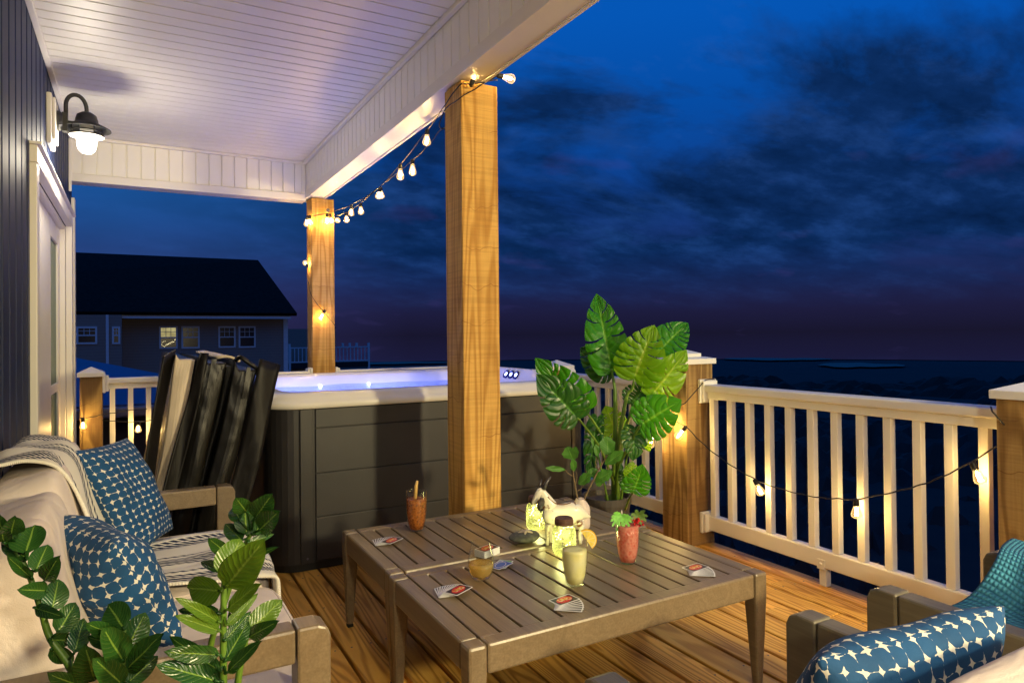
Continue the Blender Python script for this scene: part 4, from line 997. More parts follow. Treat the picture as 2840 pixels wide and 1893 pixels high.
# mason jars
def jar(label, x, y):
    t = thing('mason_jar', label, 'jar', (x, y, ZT), 'green glass jars full of fairy lights')
    prof = [(0,.001),(.036,.001),(.043,.008),(.0455,.02),(.0455,.085),(.042,.100),(.033,.110),(.0325,.118)]
    m = MB(); m.lathe(prof, (x,y,ZT), 30); build('glass', m, M['jarglass'], t, smooth=True)
    m = MB(); m.lathe([(0,.1395),(.032,.1395),(.0345,.137),(.0345,.132),(.0358,.130),(.0358,.114),(.0335,.113)], (x,y,ZT), 30); build('lid', m, M['rust'], t)
    m = MB(); pts = []
    for k in range(70):
        a = k*.9; rr = .015 + .018*abs(math.sin(k*1.7)); pts.append((x+rr*math.cos(a), y+rr*math.sin(a), ZT+.010+.095*abs(math.sin(k*.23))))
    w = MB(); w.tube(smoothpath(pts, 2), .0006, 4); wo = build('light_wire', w, M['wire'], t)
    for k in range(0, 70, 2): m.lathe([(0,-.0014),(.0014,0),(0,.0014)], pts[k], 6)
    build('fairy_light', m, M['fairy'], wo)
    link_light('jar_light', 'POINT', (x, y, ZT+.055), .85, (1,.86,.38), .03)
jar('green glass jar of fairy lights with a rusty lid behind the lemonade', 1.438, 2.179)
jar('green glass jar of fairy lights half hidden behind the goat head', 1.527, 2.528)
# vase + twigs
vx, vy = 1.690, 2.430
m = MB(); m.lathe([(0,.001),(.034,.001),(.040,.006),(.0415,.02),(.0415,.085),(.038,.098),(.025,.116),(.0205,.122),(.0205,.128),(.0185,.129),(.0165,.126),(.0165,.10),(0,.10)], (vx,vy,ZT), 30)
tag(build('vase', m, M['vase'], base=(vx,vy,ZT), smooth=True), 'small blush ceramic bottle vase behind the white goat', 'vase')
# stone with starfish
sx_, sy_ = 1.383, 2.385
st = thing('stone', 'flat grey stone with a pale starfish on top', 'stone', (sx_, sy_, ZT))
m = MB()
def stn(u, v):
    q = u*2*math.pi; tt = (v-.5)*math.pi
    k = 1 + .05*math.sin(q*2+.7) + .03*math.sin(q*3)
    return (sx_ + .066*k*math.cos(q)*math.cos(tt), sy_ + .055*k*math.sin(q)*math.cos(tt), ZT+.0225 + .022*math.sin(tt)*(1+.1*math.cos(q)))
m.grid(stn, 28, 14); build('pebble', m, M['stone'], st, smooth=True)
m = MB()
for k in range(5):
    a = R(20+72*k); d = Vector((math.cos(a), math.sin(a), -.10)); c0 = Vector((sx_+.002, sy_-.004, ZT+.0455))
    m.tube([c0, c0+d*.012, c0+d*.024, c0+d*.031], [.007,.0058,.0045,.002], 8)
build('starfish', m, M['bone'], st, smooth=True)
# goat figurine
gu = Vector((.93,-.37,0)).normalized(); gd = Vector((.37,.93,0)).normalized()
g0 = Vector((1.446, 2.318, ZT))
gs = .000253
def gp(px, py, dep=0): return g0 + gu*((px-325)*gs) + Vector((0,0,(1090-py)*gs)) + gd*dep
goat = thing('goat_figurine', 'white enamel goat figurine with dark horns and rust spots', 'figurine', tuple(g0+gu*.05))
m = MB()
def flat(path, rs, k=.62, n=14):
    t_ = MB(); t_.tube(path, rs, n)
    cdep = sum((Vector(p)-g0).dot(gd) for p in path)/len(path)
    for i, p in enumerate(t_.v):
        v = Vector(p); e = (v-g0).dot(gd) - cdep; t_.v[i] = tuple(v - gd*(e*(1-k)))
    m.add(t_.v, t_.f)
flat([gp(*p) for p in ((262,640),(285,640),(340,630),(420,625),(560,640),(720,620),(850,625),(930,655),(1000,680),(1045,692))], [x*gs for x in (30,105,150,178,176,182,140,80,36,10)])
flat([gp(*p) for p in ((420,600),(370,470),(310,350),(272,285),(246,240),(238,205))], [x*gs for x in (150,118,82,66,58,30)])
flat([gp(*p) for p in ((262,215),(235,245),(190,310),(140,395),(112,440),(104,455))], [x*gs for x in (35,58,55,40,28,12)], .8)
for dep, pts, rs in ((-.016,((345,760),(330,880),(326,985),(320,1088)),(56,36,26,27)),(.016,((380,770),(400,880),(396,985),(400,1085)),(52,36,26,26)),(-.016,((830,740),(880,850),(850,950),(862,1088)),(80,44,26,26)),(.016,((870,740),(925,850),(895,950),(905,1085)),(72,42,26,26))):
    m.tube(smoothpath([gp(*p, dep) for p in pts], 3), [lerp(rs[min(i//3,2)], rs[min(i//3+1,3)], (i % 3)/3)*gs for i in range(10)], 10)
build('goat_body', m, M['goat'], goat, smooth=True)
m = MB()
for dep, pts in ((.01,((250,225),(236,150),(262,72))),(-.006,((285,215),(320,120),(402,22)))):
    m.tube([gp(*p, dep) for p in pts], [36*gs,32*gs,8*gs], 8)
build('horn', m, M['goatdark'], goat, smooth=True)
for dep, a, b in ((-.024,(240,330),(212,515)),(.012,(240,420),(244,595))):
    m = MB(); P0, P1 = gp(*a, dep), gp(*b, dep)
    m.grid(lambda u, v: P0.lerp(P1, v) + gu*((u-.5)*2*55*gs*math.sin(math.pi*min(1, .08+v*.92))**.7) - gd*(.004*(1-(2*u-1)**2)), 6, 8)
    build('ear', m, M['goatdark'], goat, smooth=True, solid=.002)
m = MB(); m.tube(smoothpath([gp(*p, -.012) for p in ((345,330),(400,400),(500,452),(620,462),(715,438))], 4), .0022, 6)
m.tube(smoothpath([gp(*p, .0) for p in ((770,440),(890,560),(1000,640),(1046,690))], 4), .0016, 6)
build('rust_seam', m, M['goatrust'], goat, smooth=True)

# ------------------------------------------------------------------ playing cards
fnt = None
def textmesh(txt, size):
    cu = bpy.data.curves.new('txt', 'FONT'); cu.body = txt; cu.size = size; cu.align_x = 'CENTER'; cu.align_y = 'CENTER'; cu.offset = .0004 if size > .01 else 0
    cu.space_character = .92
    ob = bpy.data.objects.new('txt', cu); COL.objects.link(ob)
    dg = bpy.context.evaluated_depsgraph_get(); me = bpy.data.meshes.new_from_object(ob.evaluated_get(dg))
    bpy.data.objects.remove(ob); bpy.data.curves.remove(cu); return me
UNO = textmesh('UNO', .021)
CW, CH = .056, .087
def cardpoly(w, h, r=.004, n=3):
    return [(p[0], p[1]) for p in rrect(-w/2, w/2, -h/2, h/2, r, n)]
def onecard(par, c, rot, z, face='back', tilt=0, textrot=90, first=False):
    """a card lying at height z, long side along its local y"""
    Rz = Matrix.Rotation(rot, 3, 'Z')
    def tr(pts, zz): return [tuple(Vector(c) + (Rz @ Vector((p[0], p[1], 0))) + Vector((0,0,zz + tilt*p[1]))) for p in pts]
    pl = cardpoly(CW, CH); n = len(pl)
    m = MB(); m.add(tr(pl, z) + tr(pl, z+.0005), [tuple(range(n-1,-1,-1)), tuple(range(n, 2*n))] + [(i, (i+1) % n, n+(i+1) % n, n+i) for i in range(n)])
    cd = build('card', m, M['cardwhite'], par)
    m = MB(); pl = cardpoly(CW-.008, CH-.008, .003); m.add(tr(pl, z+.0008), [tuple(range(len(pl)))])
    build('card_panel', m, M['cardblack'] if face == 'back' else M[face], cd)
    el = [(lambda x, y: (x*math.cos(.35)-y*math.sin(.35), x*math.sin(.35)+y*math.cos(.35)))(.0225*math.cos(a*math.pi/14), .034*math.sin(a*math.pi/14)) for a in range(28)]
    el = [(p[0]*.86, p[1]) for p in el]
    m = MB()
    if face == 'back':
        m.add(tr(el, z+.0011), [tuple(range(28))]); build('card_oval', m, M['cardred'], cd)
        if first:
            me = UNO.copy(); me.materials.clear(); me.materials.append(M['cardyellow'])
            T2 = Matrix.Rotation(R(textrot), 3, 'Z')
            for v in me.vertices:
                q = Rz @ (T2 @ Vector((v.co.x, v.co.y, 0))); v.co = Vector(c) + q + Vector((0,0,z+.0018 + tilt*0)) - parent_world(cd)
            o = bpy.data.objects.new('lettering', me); COL.objects.link(o); o.parent = cd
            me2 = UNO.copy(); me2.materials.clear(); me2.materials.append(M['cardwhite'])
            for v in me2.vertices:
                q = Rz @ (T2 @ Vector((v.co.x*1.06+.0012, v.co.y*1.10-.0014, 0))); v.co = Vector(c) + q + Vector((0,0,z+.0014)) - parent_world(cd)
            o = bpy.data.objects.new('lettering_outline', me2); COL.objects.link(o); o.parent = cd  # white printed outline behind the yellow letters
    else:
        ring = [(p[0]*.95, p[1]*.95) for p in el]; inn = [(p[0]*.80, p[1]*.85) for p in el]
        m.add(tr(ring, z+.0011) + tr(inn, z+.0011), [(i, (i+1) % 28, 28+(i+1) % 28, 28+i) for i in range(28)]); build('card_oval', m, M['cardwhite'], cd)
        m = MB(); q4 = [(-.021,.028),(-.012,.028),(-.012,.036),(-.021,.036)]; m.add(tr(q4, z+.0011), [(0,1,2,3)]); build('card_mark', m, M['cardwhite'], cd)
def fan(label, c, rot0, step, n, pivot=.055, textrot=90):
    t = thing('card_fan', label, 'cards', (*c, ZT), 'hands of playing cards laid face down on the coffee tables')
    top = Vector((*c, ZT))
    d0 = Matrix.Rotation(rot0, 3, 'Z') @ Vector((0,1,0))
    piv = top - d0*pivot
    for k in range(n):
        a = rot0 + step*(n-1-k)
        cc = piv + (Matrix.Rotation(a, 3, 'Z') @ Vector((0,1,0)))*pivot
        onecard(t, cc, a, .0004 + k*.0011, 'back', 0, textrot, first=(k == n-1))
fan('fanned hand of face down cards beside the iced tea at the far left', (.918, 2.665), R(-58), R(7), 8, textrot=90)
fan('fanned hand of face down cards at the near left, left of the wine', (.925, 2.030), R(-62), R(5.5), 10, textrot=90)
fan('fanned hand of face down cards in front of the lemonade', (1.180, 1.790), R(-82), R(-8), 7, textrot=82)
fan('fanned hand of face down cards at the right end of the near table', (1.742, 1.795), R(-84), R(-6), 8, textrot=86)
dk = thing('card_deck', 'thick draw pile of cards behind the wine glass', 'cards', (1.182, 2.325, ZT))
m = MB(); pl = cardpoly(CW, CH); c_ = (1.182, 2.325)
for k in range(22):
    rz = R(-70)+rnd.uniform(-.03,.03); ox, oy = rnd.uniform(-.0012,.0012), rnd.uniform(-.0012,.0012)
    pts = [(c_[0]+ox+p[0]*math.cos(rz)-p[1]*math.sin(rz), c_[1]+oy+p[0]*math.sin(rz)+p[1]*math.cos(rz)) for p in pl]
    m.prism(pts, 'z', ZT+.0003+k*.0011, ZT+.0003+k*.0011+.0009)
build('card_stack', m, M['cardwhite'], dk)
onecard(dk, Vector((1.182, 2.325, ZT)), R(-70), .0250, 'back', 0, 90, True)
ds = thing('discard_pile', 'face up blue and green cards next to the wine glass', 'cards', (1.165, 2.195, ZT))
onecard(ds, Vector((1.180, 2.200, ZT)), R(-50), .0004, 'cardgreen'); onecard(ds, Vector((1.168, 2.192, ZT)), R(-66), .0016, 'cardblue')
# ------------------------------------------------------------------ leaves
CAMP = Vector((0, 0, 1.2522))
def leafgeo(m, b, t, w, curl=.12, fold=.18, twist=0, nu=9, nv=4, roundness=.75, lobes=0, face=1):
    b, t = Vector(b), Vector(t); L = (t-b).length; d = (t-b).normalized()
    view = (CAMP-(b+t)*.5).normalized()
    s = d.cross(view).normalized(); nrm = s.cross(d).normalized()
    if nrm.dot(view) < 0: nrm = -nrm
    Q = Matrix.Rotation(twist, 3, d); s = Q @ s; nrm = Q @ nrm
    def fn(u, v):
        e = max(0, math.sin(math.pi*min(1, u**roundness)))**.62 if u < 1 else 0
        if lobes: e *= 1 - .28*abs(math.sin(u*math.pi*lobes))*(.3+.7*u)
        vv = (v-.5)*2
        p = b + d*(L*u) + s*(vv*e*w*.5) + nrm*(fold*abs(vv)*e*w*.5 - curl*L*(u-.45)**2 + .02*L*math.sin(u*9+vv*4))
        return p
    m.grid(fn, nu, nv)
# ---- foreground leafy plant
fgp = thing('leafy_plant', 'glossy dark green rubber plant with upright stems in the lower left foreground', 'plant', (.05, .95, 0))
for si, (stem, leaves) in enumerate(FG):
    base = (.05 + (si-2)*.02, .97 + (si % 2)*.03, .40)
    m = MB(); pts = smoothpath([base] + list(stem), 4)
    m.tube(pts, [lerp(.0078, .0036, i/(len(pts)-1)) for i in range(len(pts))], 8)
    st_ = build('stem', m, M['stem'], fgp, smooth=True)
    dm, lm = MB(), MB()
    for li, (b, t, w) in enumerate(leaves):
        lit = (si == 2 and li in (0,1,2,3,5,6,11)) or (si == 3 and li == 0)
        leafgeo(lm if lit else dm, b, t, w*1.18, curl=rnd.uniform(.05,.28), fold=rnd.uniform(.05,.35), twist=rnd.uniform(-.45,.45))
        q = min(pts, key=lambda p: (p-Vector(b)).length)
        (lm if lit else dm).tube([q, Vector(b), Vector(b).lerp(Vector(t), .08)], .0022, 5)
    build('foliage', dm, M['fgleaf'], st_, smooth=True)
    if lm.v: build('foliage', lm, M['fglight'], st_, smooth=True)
m = MB(); m.lathe([(0,.001),(.11,.001),(.15,.40),(.158,.40),(.158,.43),(.145,.43),(.14,.38),(0,.38)], (.05,.97,0), 28); build('planter', m, M['pot'], fgp, smooth=False)
# ---- monstera
mon = thing('monstera_plant', 'tall monstera plant with split leaves standing between the tables and the corner rail post', 'plant', (2.42, 3.25, 0))
def cr(pts, t):
    n = len(pts)-1; i = min(int(t*n), n-1); f = t*n-i
    p0, p1, p2, p3 = pts[max(i-1,0)], pts[i], pts[i+1], pts[min(i+2,n)]
    return tuple(.5*((2*b)+(c-a)*f+(2*a-5*b+4*c-d)*f*f+(3*b-a-3*c+d)*f**3) for a, b, c, d in zip(p0,p1,p2,p3))
OUT = [(0,.0),(-.13,.10),(-.17,.26),(-.08,.40),(.08,.485),(.26,.5),(.45,.455),(.62,.375),(.78,.26),(.91,.12),(1.0,0)]
def monsteraleaf(m, b, t, w, seed):
    r_ = random.Random(seed)
    b, t = Vector(b), Vector(t); L = (t-b).length; d = (t-b).normalized()
    view = (CAMP-(b+t)*.5).normalized(); s = d.cross(view).normalized(); nrm = s.cross(d).normalized()
    if nrm.dot(view) < 0: nrm = -nrm
    Q = Matrix.Rotation(r_.uniform(-.35,.35), 3, d); s = Q @ s; nrm = Q @ nrm
    droop = r_.uniform(.12,.26); vf = r_.uniform(.10,.28)
    for side in (1, -1):
        NA, NR = 150, 9
        slits = sorted(r_.uniform(-.02,.02) + a for a in r_.sample((.28,.37,.46,.55,.64,.73,.82), r_.choice((4,5,5,6))))
        rk = [r_.uniform(.12,.34) for _ in slits]; wk = [r_.uniform(.006,.011) for _ in slits]
        vs = []; uv = []
        for ia in range(NA+1):
            a = ia/NA
            o = cr(OUT, a); mp = (max(0, min(.97, (a-.12)*1.08)), 0)
            sh = 1.0; lobe = 0
            for sa, wa in zip(slits, wk):
                q = abs(a-sa)
                if q < .045: sh = min(sh, 1 - .055*(1-q/.045)**2)
            for k in range(len(slits)-1):
                if slits[k] < a < slits[k+1]:
                    lobe = math.sin(math.pi*(a-slits[k])/(slits[k+1]-slits[k]))
            for ir in range(NR+1):
                rr = ir/NR
                bend = rr*rr*.09
                x = lerp(mp[0], o[0]*1.0 + bend, rr*sh); y = lerp(0, o[1], rr*sh)
                zz = vf*w*(y*1.0) - droop*L*(x-.2)**2*.8 + .034*L*lobe*rr + .007*L*math.sin(a*44)*rr*(1-rr)*2 - .10*w*(y*2)**3
                p = b + d*(L*1.06*x) + s*(side*y*w*1.08) + nrm*zz
                vs.append(p); uv.append((a, .5 + side*.5*rr))
        fs = []
        for ia in range(NA):
            am = (ia+.5)/NA
            for ir in range(NR):
                rm = (ir+.5)/NR; skip = False
                for sa, ra, wa in zip(slits, rk, wk):
                    if rm > ra and abs(am-sa) < wa*(.55+.5*rm): skip = True
                    if side == 1 and abs(am-sa-.045) < .007 and .16 < rm < .30 and ra > .5: skip = True
                if not skip:
                    i0 = ia*(NR+1)+ir; fs.append((i0, i0+1, i0+NR+2, i0+NR+1))
        m.add(vs, fs, uv)
    for k in range(10):
        pass
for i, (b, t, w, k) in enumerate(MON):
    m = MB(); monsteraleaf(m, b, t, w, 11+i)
    o = build('leaf', m, M[('monlight','mondark','monbacklit')[k]], mon, smooth=True)
m = MB()
for pts, r0, r1 in MONST:
    p = smoothpath(pts, 4); m.tube(p, [lerp(r0, r1, (i/(len(p)-1))**.7) for i in range(len(p))], 8)
m.tube(smoothpath([(2.44,3.22,.30),MONST[0][0][0],MONST[0][0][1]], 4), .027, 10)
build('stems', m, M['stem'], mon, smooth=True).name = 'stem'
m = MB(); m.lathe([(0,.001),(.11,.001),(.14,.26),(.148,.26),(.148,.30),(.135,.30),(.13,.27),(0,.27)], (2.44,3.24,0), 28); build('planter', m, M['pot'], mon)
# ---- twigs in vase
tw = thing('leafy_twig', 'leafy fig twig standing in the blush vase', 'plant', (vx, vy, ZT+.1))
m = MB()
for i, p in enumerate(TWIGS):
    q = smoothpath(p, 4); r0 = .0042 if i < 2 else .0022
    m.tube(q, [lerp(r0, r0*.55, k/(len(q)-1)) for k in range(len(q))], 7)
for k in range(46):
    i = rnd.choice((0,1)); p = smoothpath(TWIGS[i], 4); c = rnd.choice(p)
    m.tube([c, c+Vector((rnd.uniform(-.005,.005), rnd.uniform(-.005,.005), .003))], [.0022,.0008], 5)
build('stem', m, M['brownstem'], tw, smooth=True)
m = MB()
for b, t, w in TWIGL: leafgeo(m, b, t, w*1.45, curl=rnd.uniform(.0,.2), fold=rnd.uniform(0,.3), twist=rnd.uniform(-.3,.3), nu=16, nv=6, roundness=1.15, lobes=3)
build('foliage', m, M['twigleaf'], tw, smooth=True)

# ------------------------------------------------------------------ armchairs at the lower right
def armchair(x0, x1, label, yf=1.085, yb=.30):
    t = thing('armchair', label, 'armchair', ((x0+x1)/2, .7, 0), 'grey wooden armchairs facing the coffee tables')
    z = .6
    for a, b in ((x0, x0+.062), (x1-.062, x1)):
        m = MB(); m.prism([(yf-.078,.001),(yf-.02,.001),(yf,.28),(yf,z-.03),(yf-.009,z-.009),(yf-.03,z),(yf-.078,z)], 'x', a, b); build('front_leg', m, M['olive'], t, bevel=.006)
        m = MB(); m.box(a+.003, b-.003, yb+.065, yf-.080, z-.078, z-.0008); build('arm_rest', m, M['olive'], t, bevel=.007)
        m = MB(); m.prism([(yb,.001),(yb+.05,.001),(yb+.063,.3),(yb+.063,z),(yb,z)], 'x', a, b); build('back_leg', m, M['olive'], t, bevel=.006)
        m = MB(); m.box(a+.005, b-.005, yb+.065, yf-.080, .20, .275); build('side_rail', m, M['olive'], t, bevel=.005)
    m = MB(); m.box(x0+.064, x1-.064, yf-.07, yf-.03, .20, .27); build('seat_rail', m, M['olive'], t, bevel=.005)
    m = MB(); m.box(x0+.064, x1-.064, yb+.01, yb+.05, .50, .59); build('back_rail', m, M['olive'], t, bevel=.005)
    build('seat_cushion', superq(((x0+x1)/2, .72, .35), (x1-x0-.135, .64, .165), .24, sag=.012), M['cushion'], t, smooth=True)
    bc_ = build('back_cushion', superq(((x0+x1)/2, .452, .575), (x1-x0-.12, .19, .46), .32, Matrix.Rotation(R(10),3,'X')), M['cushion'], t, smooth=True)
    return t
armchair(.752, 1.395, 'grey wooden armchair with the star print pillow, nearest the camera')
armchair(1.640, 2.262, 'grey wooden armchair holding the teal blanket at the right')
pillow('throw_pillow', 'blue star print pillow on the near armchair in the lower right corner',
       [(.83,.625,.80),(1.30,.600,.79),(1.32,.74,.43),(.83,.76,.43)], .17, M['pillowbig'], 'blue and white star print pillows')
m = MB()
def teal(u, v):
    # u across from seat (left) up over the right arm, v towards the chair back
    P_ = cr([(1.76,.455),(1.86,.475),(1.97,.51),(2.06,.565),(2.15,.632),(2.225,.642),(2.29,.60),(2.31,.42)], u)
    y = lerp(1.045, .50, v) - .10*(1-u)*math.sin(v*2)*.3 - .035*math.sin(u*3)
    z = P_[1] + .020*math.sin(v*13+u*5)*max(0,1-abs(u-.4)) + .012*math.sin(u*17-v*6) + .10*v*v*(1-u)
    return (P_[0] + .015*math.sin(v*9), y + .015*math.sin(u*11), max(z, .452))
m.grid(teal, 60, 50)
tag(build('knit_blanket', m, M['teal'], base=(2.0,.8,.45), smooth=True, solid=.012), 'teal waffle knit blanket heaped over the right armchair', 'blanket')

# ------------------------------------------------------------------ string lights
def bulb(par, a, b, power=1.0, lit=True):
    a, b = Vector(a), Vector(b); L = (b-a).length; d = (b-a).normalized()
    Lr = max(min(L, .105), .085); b = a + d*Lr
    Q = d.to_track_quat('Z', 'Y').to_matrix()
    m = MB(); m.lathe([(.0,-.004),(.007,-.004),(.0125,.002),(.0130,.028),(.0115,.030),(.0,.030)], a, 12, Q); build('socket', m, M['rubber'], par, smooth=False)
    g = Lr-.028
    m = MB(); m.lathe([(.0105,.028),(.0125,.028+g*.12),(.0185,.028+g*.40),(.0235,.028+g*.66),(.0225,.028+g*.84),(.014,.028+g*.96),(.004,.028+g*.99),(.002,.028+g*1.03),(0,.028+g*1.03)], a, 16, Q)
    bo = build('bulb', m, M['bulbglass'], par, smooth=True)
    m = MB()
    for k in range(4):
        an = k*math.pi/2
        p = [a + Q @ Vector((.0045*math.cos(an), .0045*math.sin(an), .028+g*.22)), a + Q @ Vector((.0075*math.cos(an+.5), .0075*math.sin(an+.5), .028+g*.72))]
        m.tube(p, .0018, 5)
    build('filament', m, M['filament'], bo)
    link_light('bulb_light', 'POINT', a + d*(.028+g*.5), power, (1,.68,.24), .012)
def string_light(label, cords, bulbs, power=1.0, loc=(0,0,0)):
    t = thing('string_light', label, 'string lights', loc)
    m = MB()
    for c in cords:
        p = smoothpath(c, 6)
        m.tube([q + Vector((0,0,.002*math.sin(i*1.3))) for i, q in enumerate(p)], .0030, 6)
    build('cord', m, M['rubber'], t, smooth=True)
    for a, b in bulbs: bulb(t, a, b, power)
    return t
string_light('string of warm bulbs hanging between the two porch posts under the beam', [CORD_A, [CORD_A[-1]]+[(1.37,3.165,2.30),(1.595,3.175,2.36)]+CORD_A2, CORD_B, CORD_C], BULB_UP, 2.4, (1.5,4.4,2.4))
string_light('string of warm bulbs draped along the right hand deck railing', [CORD_R, CORD_R2, CORD_R3], BULB_R, 2.4, (2.8,2.2,.6))
string_light('string of warm bulbs on the back railing beside the sliding door', [CORD_K, CORD_K2], BULB_K, 2.4, (-.1,6.03,.6))

# ------------------------------------------------------------------ surroundings
GZ = -6.0
def zf(z, s): return 1.2522 + (z-1.2522)*s
S = 4/3
nh = thing('neighbour_house', 'dark neighbouring house with grey siding, long shingle roof and one lit window', 'house', (1, 44, GZ))
YH = 40.0
m = MB(); m.box(-14*S, 5.62*S, YH, YH+10, GZ, zf(2.15, S)); 
m.add([(5.62*S, YH, zf(2.15,S)), (5.62*S, YH+10, zf(2.15,S)), (5.2*S, YH+5, zf(4.1,S))], [(0,1,2)])
wl = build('wall', m, M['sidinggrey'], nh)
m = MB(); m.box(-14*S, -.36*S, YH-1.6, YH-.01, GZ, zf(2.13, S)); build('wall', m, M['sidinggrey'], nh)
m = MB(); e0 = zf(2.19, S); r0 = zf(4.26, S)
m.add([(-14*S, YH-2.1, e0), (6.03*S, YH-.9, e0), (5.16*S, YH+4.9, r0+.75), (-14*S, YH+4.9, r0+.75), (6.03*S, YH+10.8, e0), (-14*S, YH+10.8, e0)], [(0,1,2,3),(3,2,4,5)])
build('roof', m, M['shingle'], nh, solid=.18)
m = MB(); m.hexa([(-14*S,YH-1.95,e0-.24),(5.8*S,YH-.82,e0-.24),(5.8*S,YH-.6,e0-.24),(-14*S,YH-1.7,e0-.24)], [(-14*S,YH-1.95,e0-.06),(5.8*S,YH-.82,e0-.06),(5.8*S,YH-.6,e0-.06),(-14*S,YH-1.7,e0-.06)]); build('fascia', m, M['farwhite'], nh)
m = MB(); m.box(5.60*S, 5.78*S, YH-.08, YH+.2, GZ, zf(2.12, S)); build('corner_board', m, M['farwhite'], nh)
m = MB(); m.box(-.86*S, -.77*S, YH-1.72, YH-1.605, GZ, zf(2.13,S)); build('downspout', m, M['farwhite'], nh)
def farwin(x0, x1, z0, z1, yy, lit=False, cols=3):
    m = MB(); fw = .085
    m.box(x0, x1, yy-.06, yy-.005, z1-fw, z1); m.box(x0, x1, yy-.06, yy-.005, z0, z0+fw); m.box(x0, x0+fw, yy-.06, yy-.005, z0+fw, z1-fw); m.box(x1-fw, x1, yy-.06, yy-.005, z0+fw, z1-fw)
    zm = (z0+z1)/2; m.box(x0+fw, x1-fw, yy-.05, yy-.006, zm-.03, zm+.03)
    for k in range(1, cols): xx = lerp(x0+fw, x1-fw, k/cols); m.box(xx-.012, xx+.012, yy-.035, yy-.006, zm+.03, z1-fw)
    zz = (zm+z1)/2; m.box(x0+fw, x1-fw, yy-.034, yy-.007, zz-.012, zz+.012)
    w = build('window', m, M['farwhite'], nh)
    m = MB(); m.box(x0+fw, x1-fw, yy-.02, yy-.004, z0+fw, zm-.03); build('pane', m, M['farglass'], w)
    m = MB(); m.box(x0+fw, x1-fw, yy-.021, yy-.004, zm+.03, z1-fw); build('blind' if lit else 'pane', m, M['litwin'] if lit else M['farglass'], w)
    if lit:
        m = MB()
        for k in range(26):
            u = k/25; xx = lerp(x0+.12, x1-.1, u); zq = lerp(z0+.14, zm-.12, abs(u-.25)*1.3 if u > .25 else rnd.uniform(0,.8)) + rnd.uniform(-.05,.05)
            m.lathe([(0,-.012),(.012,0),(0,.012)], (xx, yy-.05, min(zq, zm-.06)), 6)
        build('window_lights', m, M['winlights'], w)
farwin(.895*S, 1.551*S, zf(.837,S), zf(1.724,S), YH, True); farwin(1.682*S, 2.346*S, zf(.83,S), zf(1.721,S), YH)
farwin(3.039*S, 3.697*S, zf(.837,S), zf(1.717,S), YH); farwin(3.812*S, 4.479*S, zf(.823,S), zf(1.715,S), YH)
k_ = (YH-1.6)/30
farwin(-1.845*k_, -1.177*k_, zf(1.061,k_), zf(1.721,k_), YH-1.6); farwin(-.697*k_, -.422*k_, zf(1.049,k_), zf(1.717,k_), YH-1.6, cols=2)
# farther house with white deck rail
fh = thing('far_house', 'shadowy far house with a white balcony rail beyond the neighbour roof', 'house', (12, 58, GZ))
q = 56/34
m = MB(); m.box(5.6*q, 8.98*q, 56.5, 64, GZ, zf(1.645, q)); build('wall', m, M['sidinggrey'], fh)
m = MB(); m.box(6.5*q, 10.5*q, 55.4, 56.4, zf(-.3,q), zf(-.03,q)); build('balcony_floor', m, M['darkfence'], fh)
m = MB(); m.box(6.55*q, 10.49*q, 55.4, 55.5, zf(.69,q), zf(.745,q)); m.box(6.55*q, 10.49*q, 55.4, 55.5, zf(.0,q), zf(.06,q))
xx = 6.6*q
while xx < 10.4*q: m.box(xx, xx+.07, 55.42, 55.48, zf(.06,q), zf(.69,q)); xx += .30
for xp in (6.52, 9.1, 9.45, 9.8, 10.42): m.box(xp*q, xp*q+.16, 55.38, 55.54, GZ if xp in (6.52,10.42) else zf(.7,q), zf(.92,q))
build('balcony_rail', m, M['farwhite'], fh)
# lower porch roof beside the deck
lr = thing('porch_roof', 'blue lower porch roof with a wet gutter below the far left railing', 'roof', (0, 9, -1))
m = MB(); m.add([(-6, 8.2, .555), (1.5, 8.2, .535), (.85, 13.5, .30), (.02, 13.5, .585), (-.85, 13.5, .92), (-2.6, 13.5, 1.6), (-6, 13.5, 1.6)], [(0,1,2,3,4,5,6)]); build('roof_sheet', m, M['blueroof'], lr, solid=.05)
m = MB(); m.box(-6, 1.2, 8.06, 8.19, .44, .545); build('gutter', m, M['gutter'], lr, bevel=.02)
m = MB(); m.box(-6, 1.1, 8.4, 8.5, GZ, .45); build('wall', m, M['darkfence'], lr)

g = MB(); g.grid(lambda u, v: ((u-.5)*5200+300, -60+v*5200, GZ-.02), 8, 8)
tag(build('ground', g, M['scrub']), kind='structure')
m = MB(); 
def scr(u, v):
    a = R(-20) + R(130)*u; r_ = 14 + 98*v
    x, y = r_*math.sin(a), r_*math.cos(a)
    z = GZ + .15 + 1.0*math.sin(x*.11+1)*math.cos(y*.09) + .7*math.sin(x*.37)*math.sin(y*.41+.7) + .45*math.sin(x*1.3+y*.7)*math.sin(y*1.1-x*.3) + .3*rnd.uniform(-1,1)
    if v > .97: z = GZ - .1
    if v < .03: z = GZ - .1
    return (x, y, z)
m.grid(scr, 260, 70)
tag(build('dune_scrub', m, M['scrub'], smooth=False), kind='stuff')
def strip(name, mat, pts, z):
    mm = MB(); mm.add([(r_*math.sin(R(a)), r_*math.cos(R(a)), z) for a, r_ in pts], [tuple(range(len(pts)))]); return tag(build(name, mm, mat), kind='structure')
def blob(a0, a1, r0, r1, z, ph):
    n = 40; pts = []
    for k in range(n):
        t_ = 2*math.pi*k/n; j = 1 + .22*math.sin(3*t_+ph) + .14*math.sin(7*t_+ph*2) + .08*math.sin(13*t_)
        pts.append(((a0+a1)/2 + (a1-a0)/2*math.cos(t_), (r0+r1)/2 + (r1-r0)/2*math.sin(t_)*j))
    return strip('tidal_pool', M['sand'], pts, z)
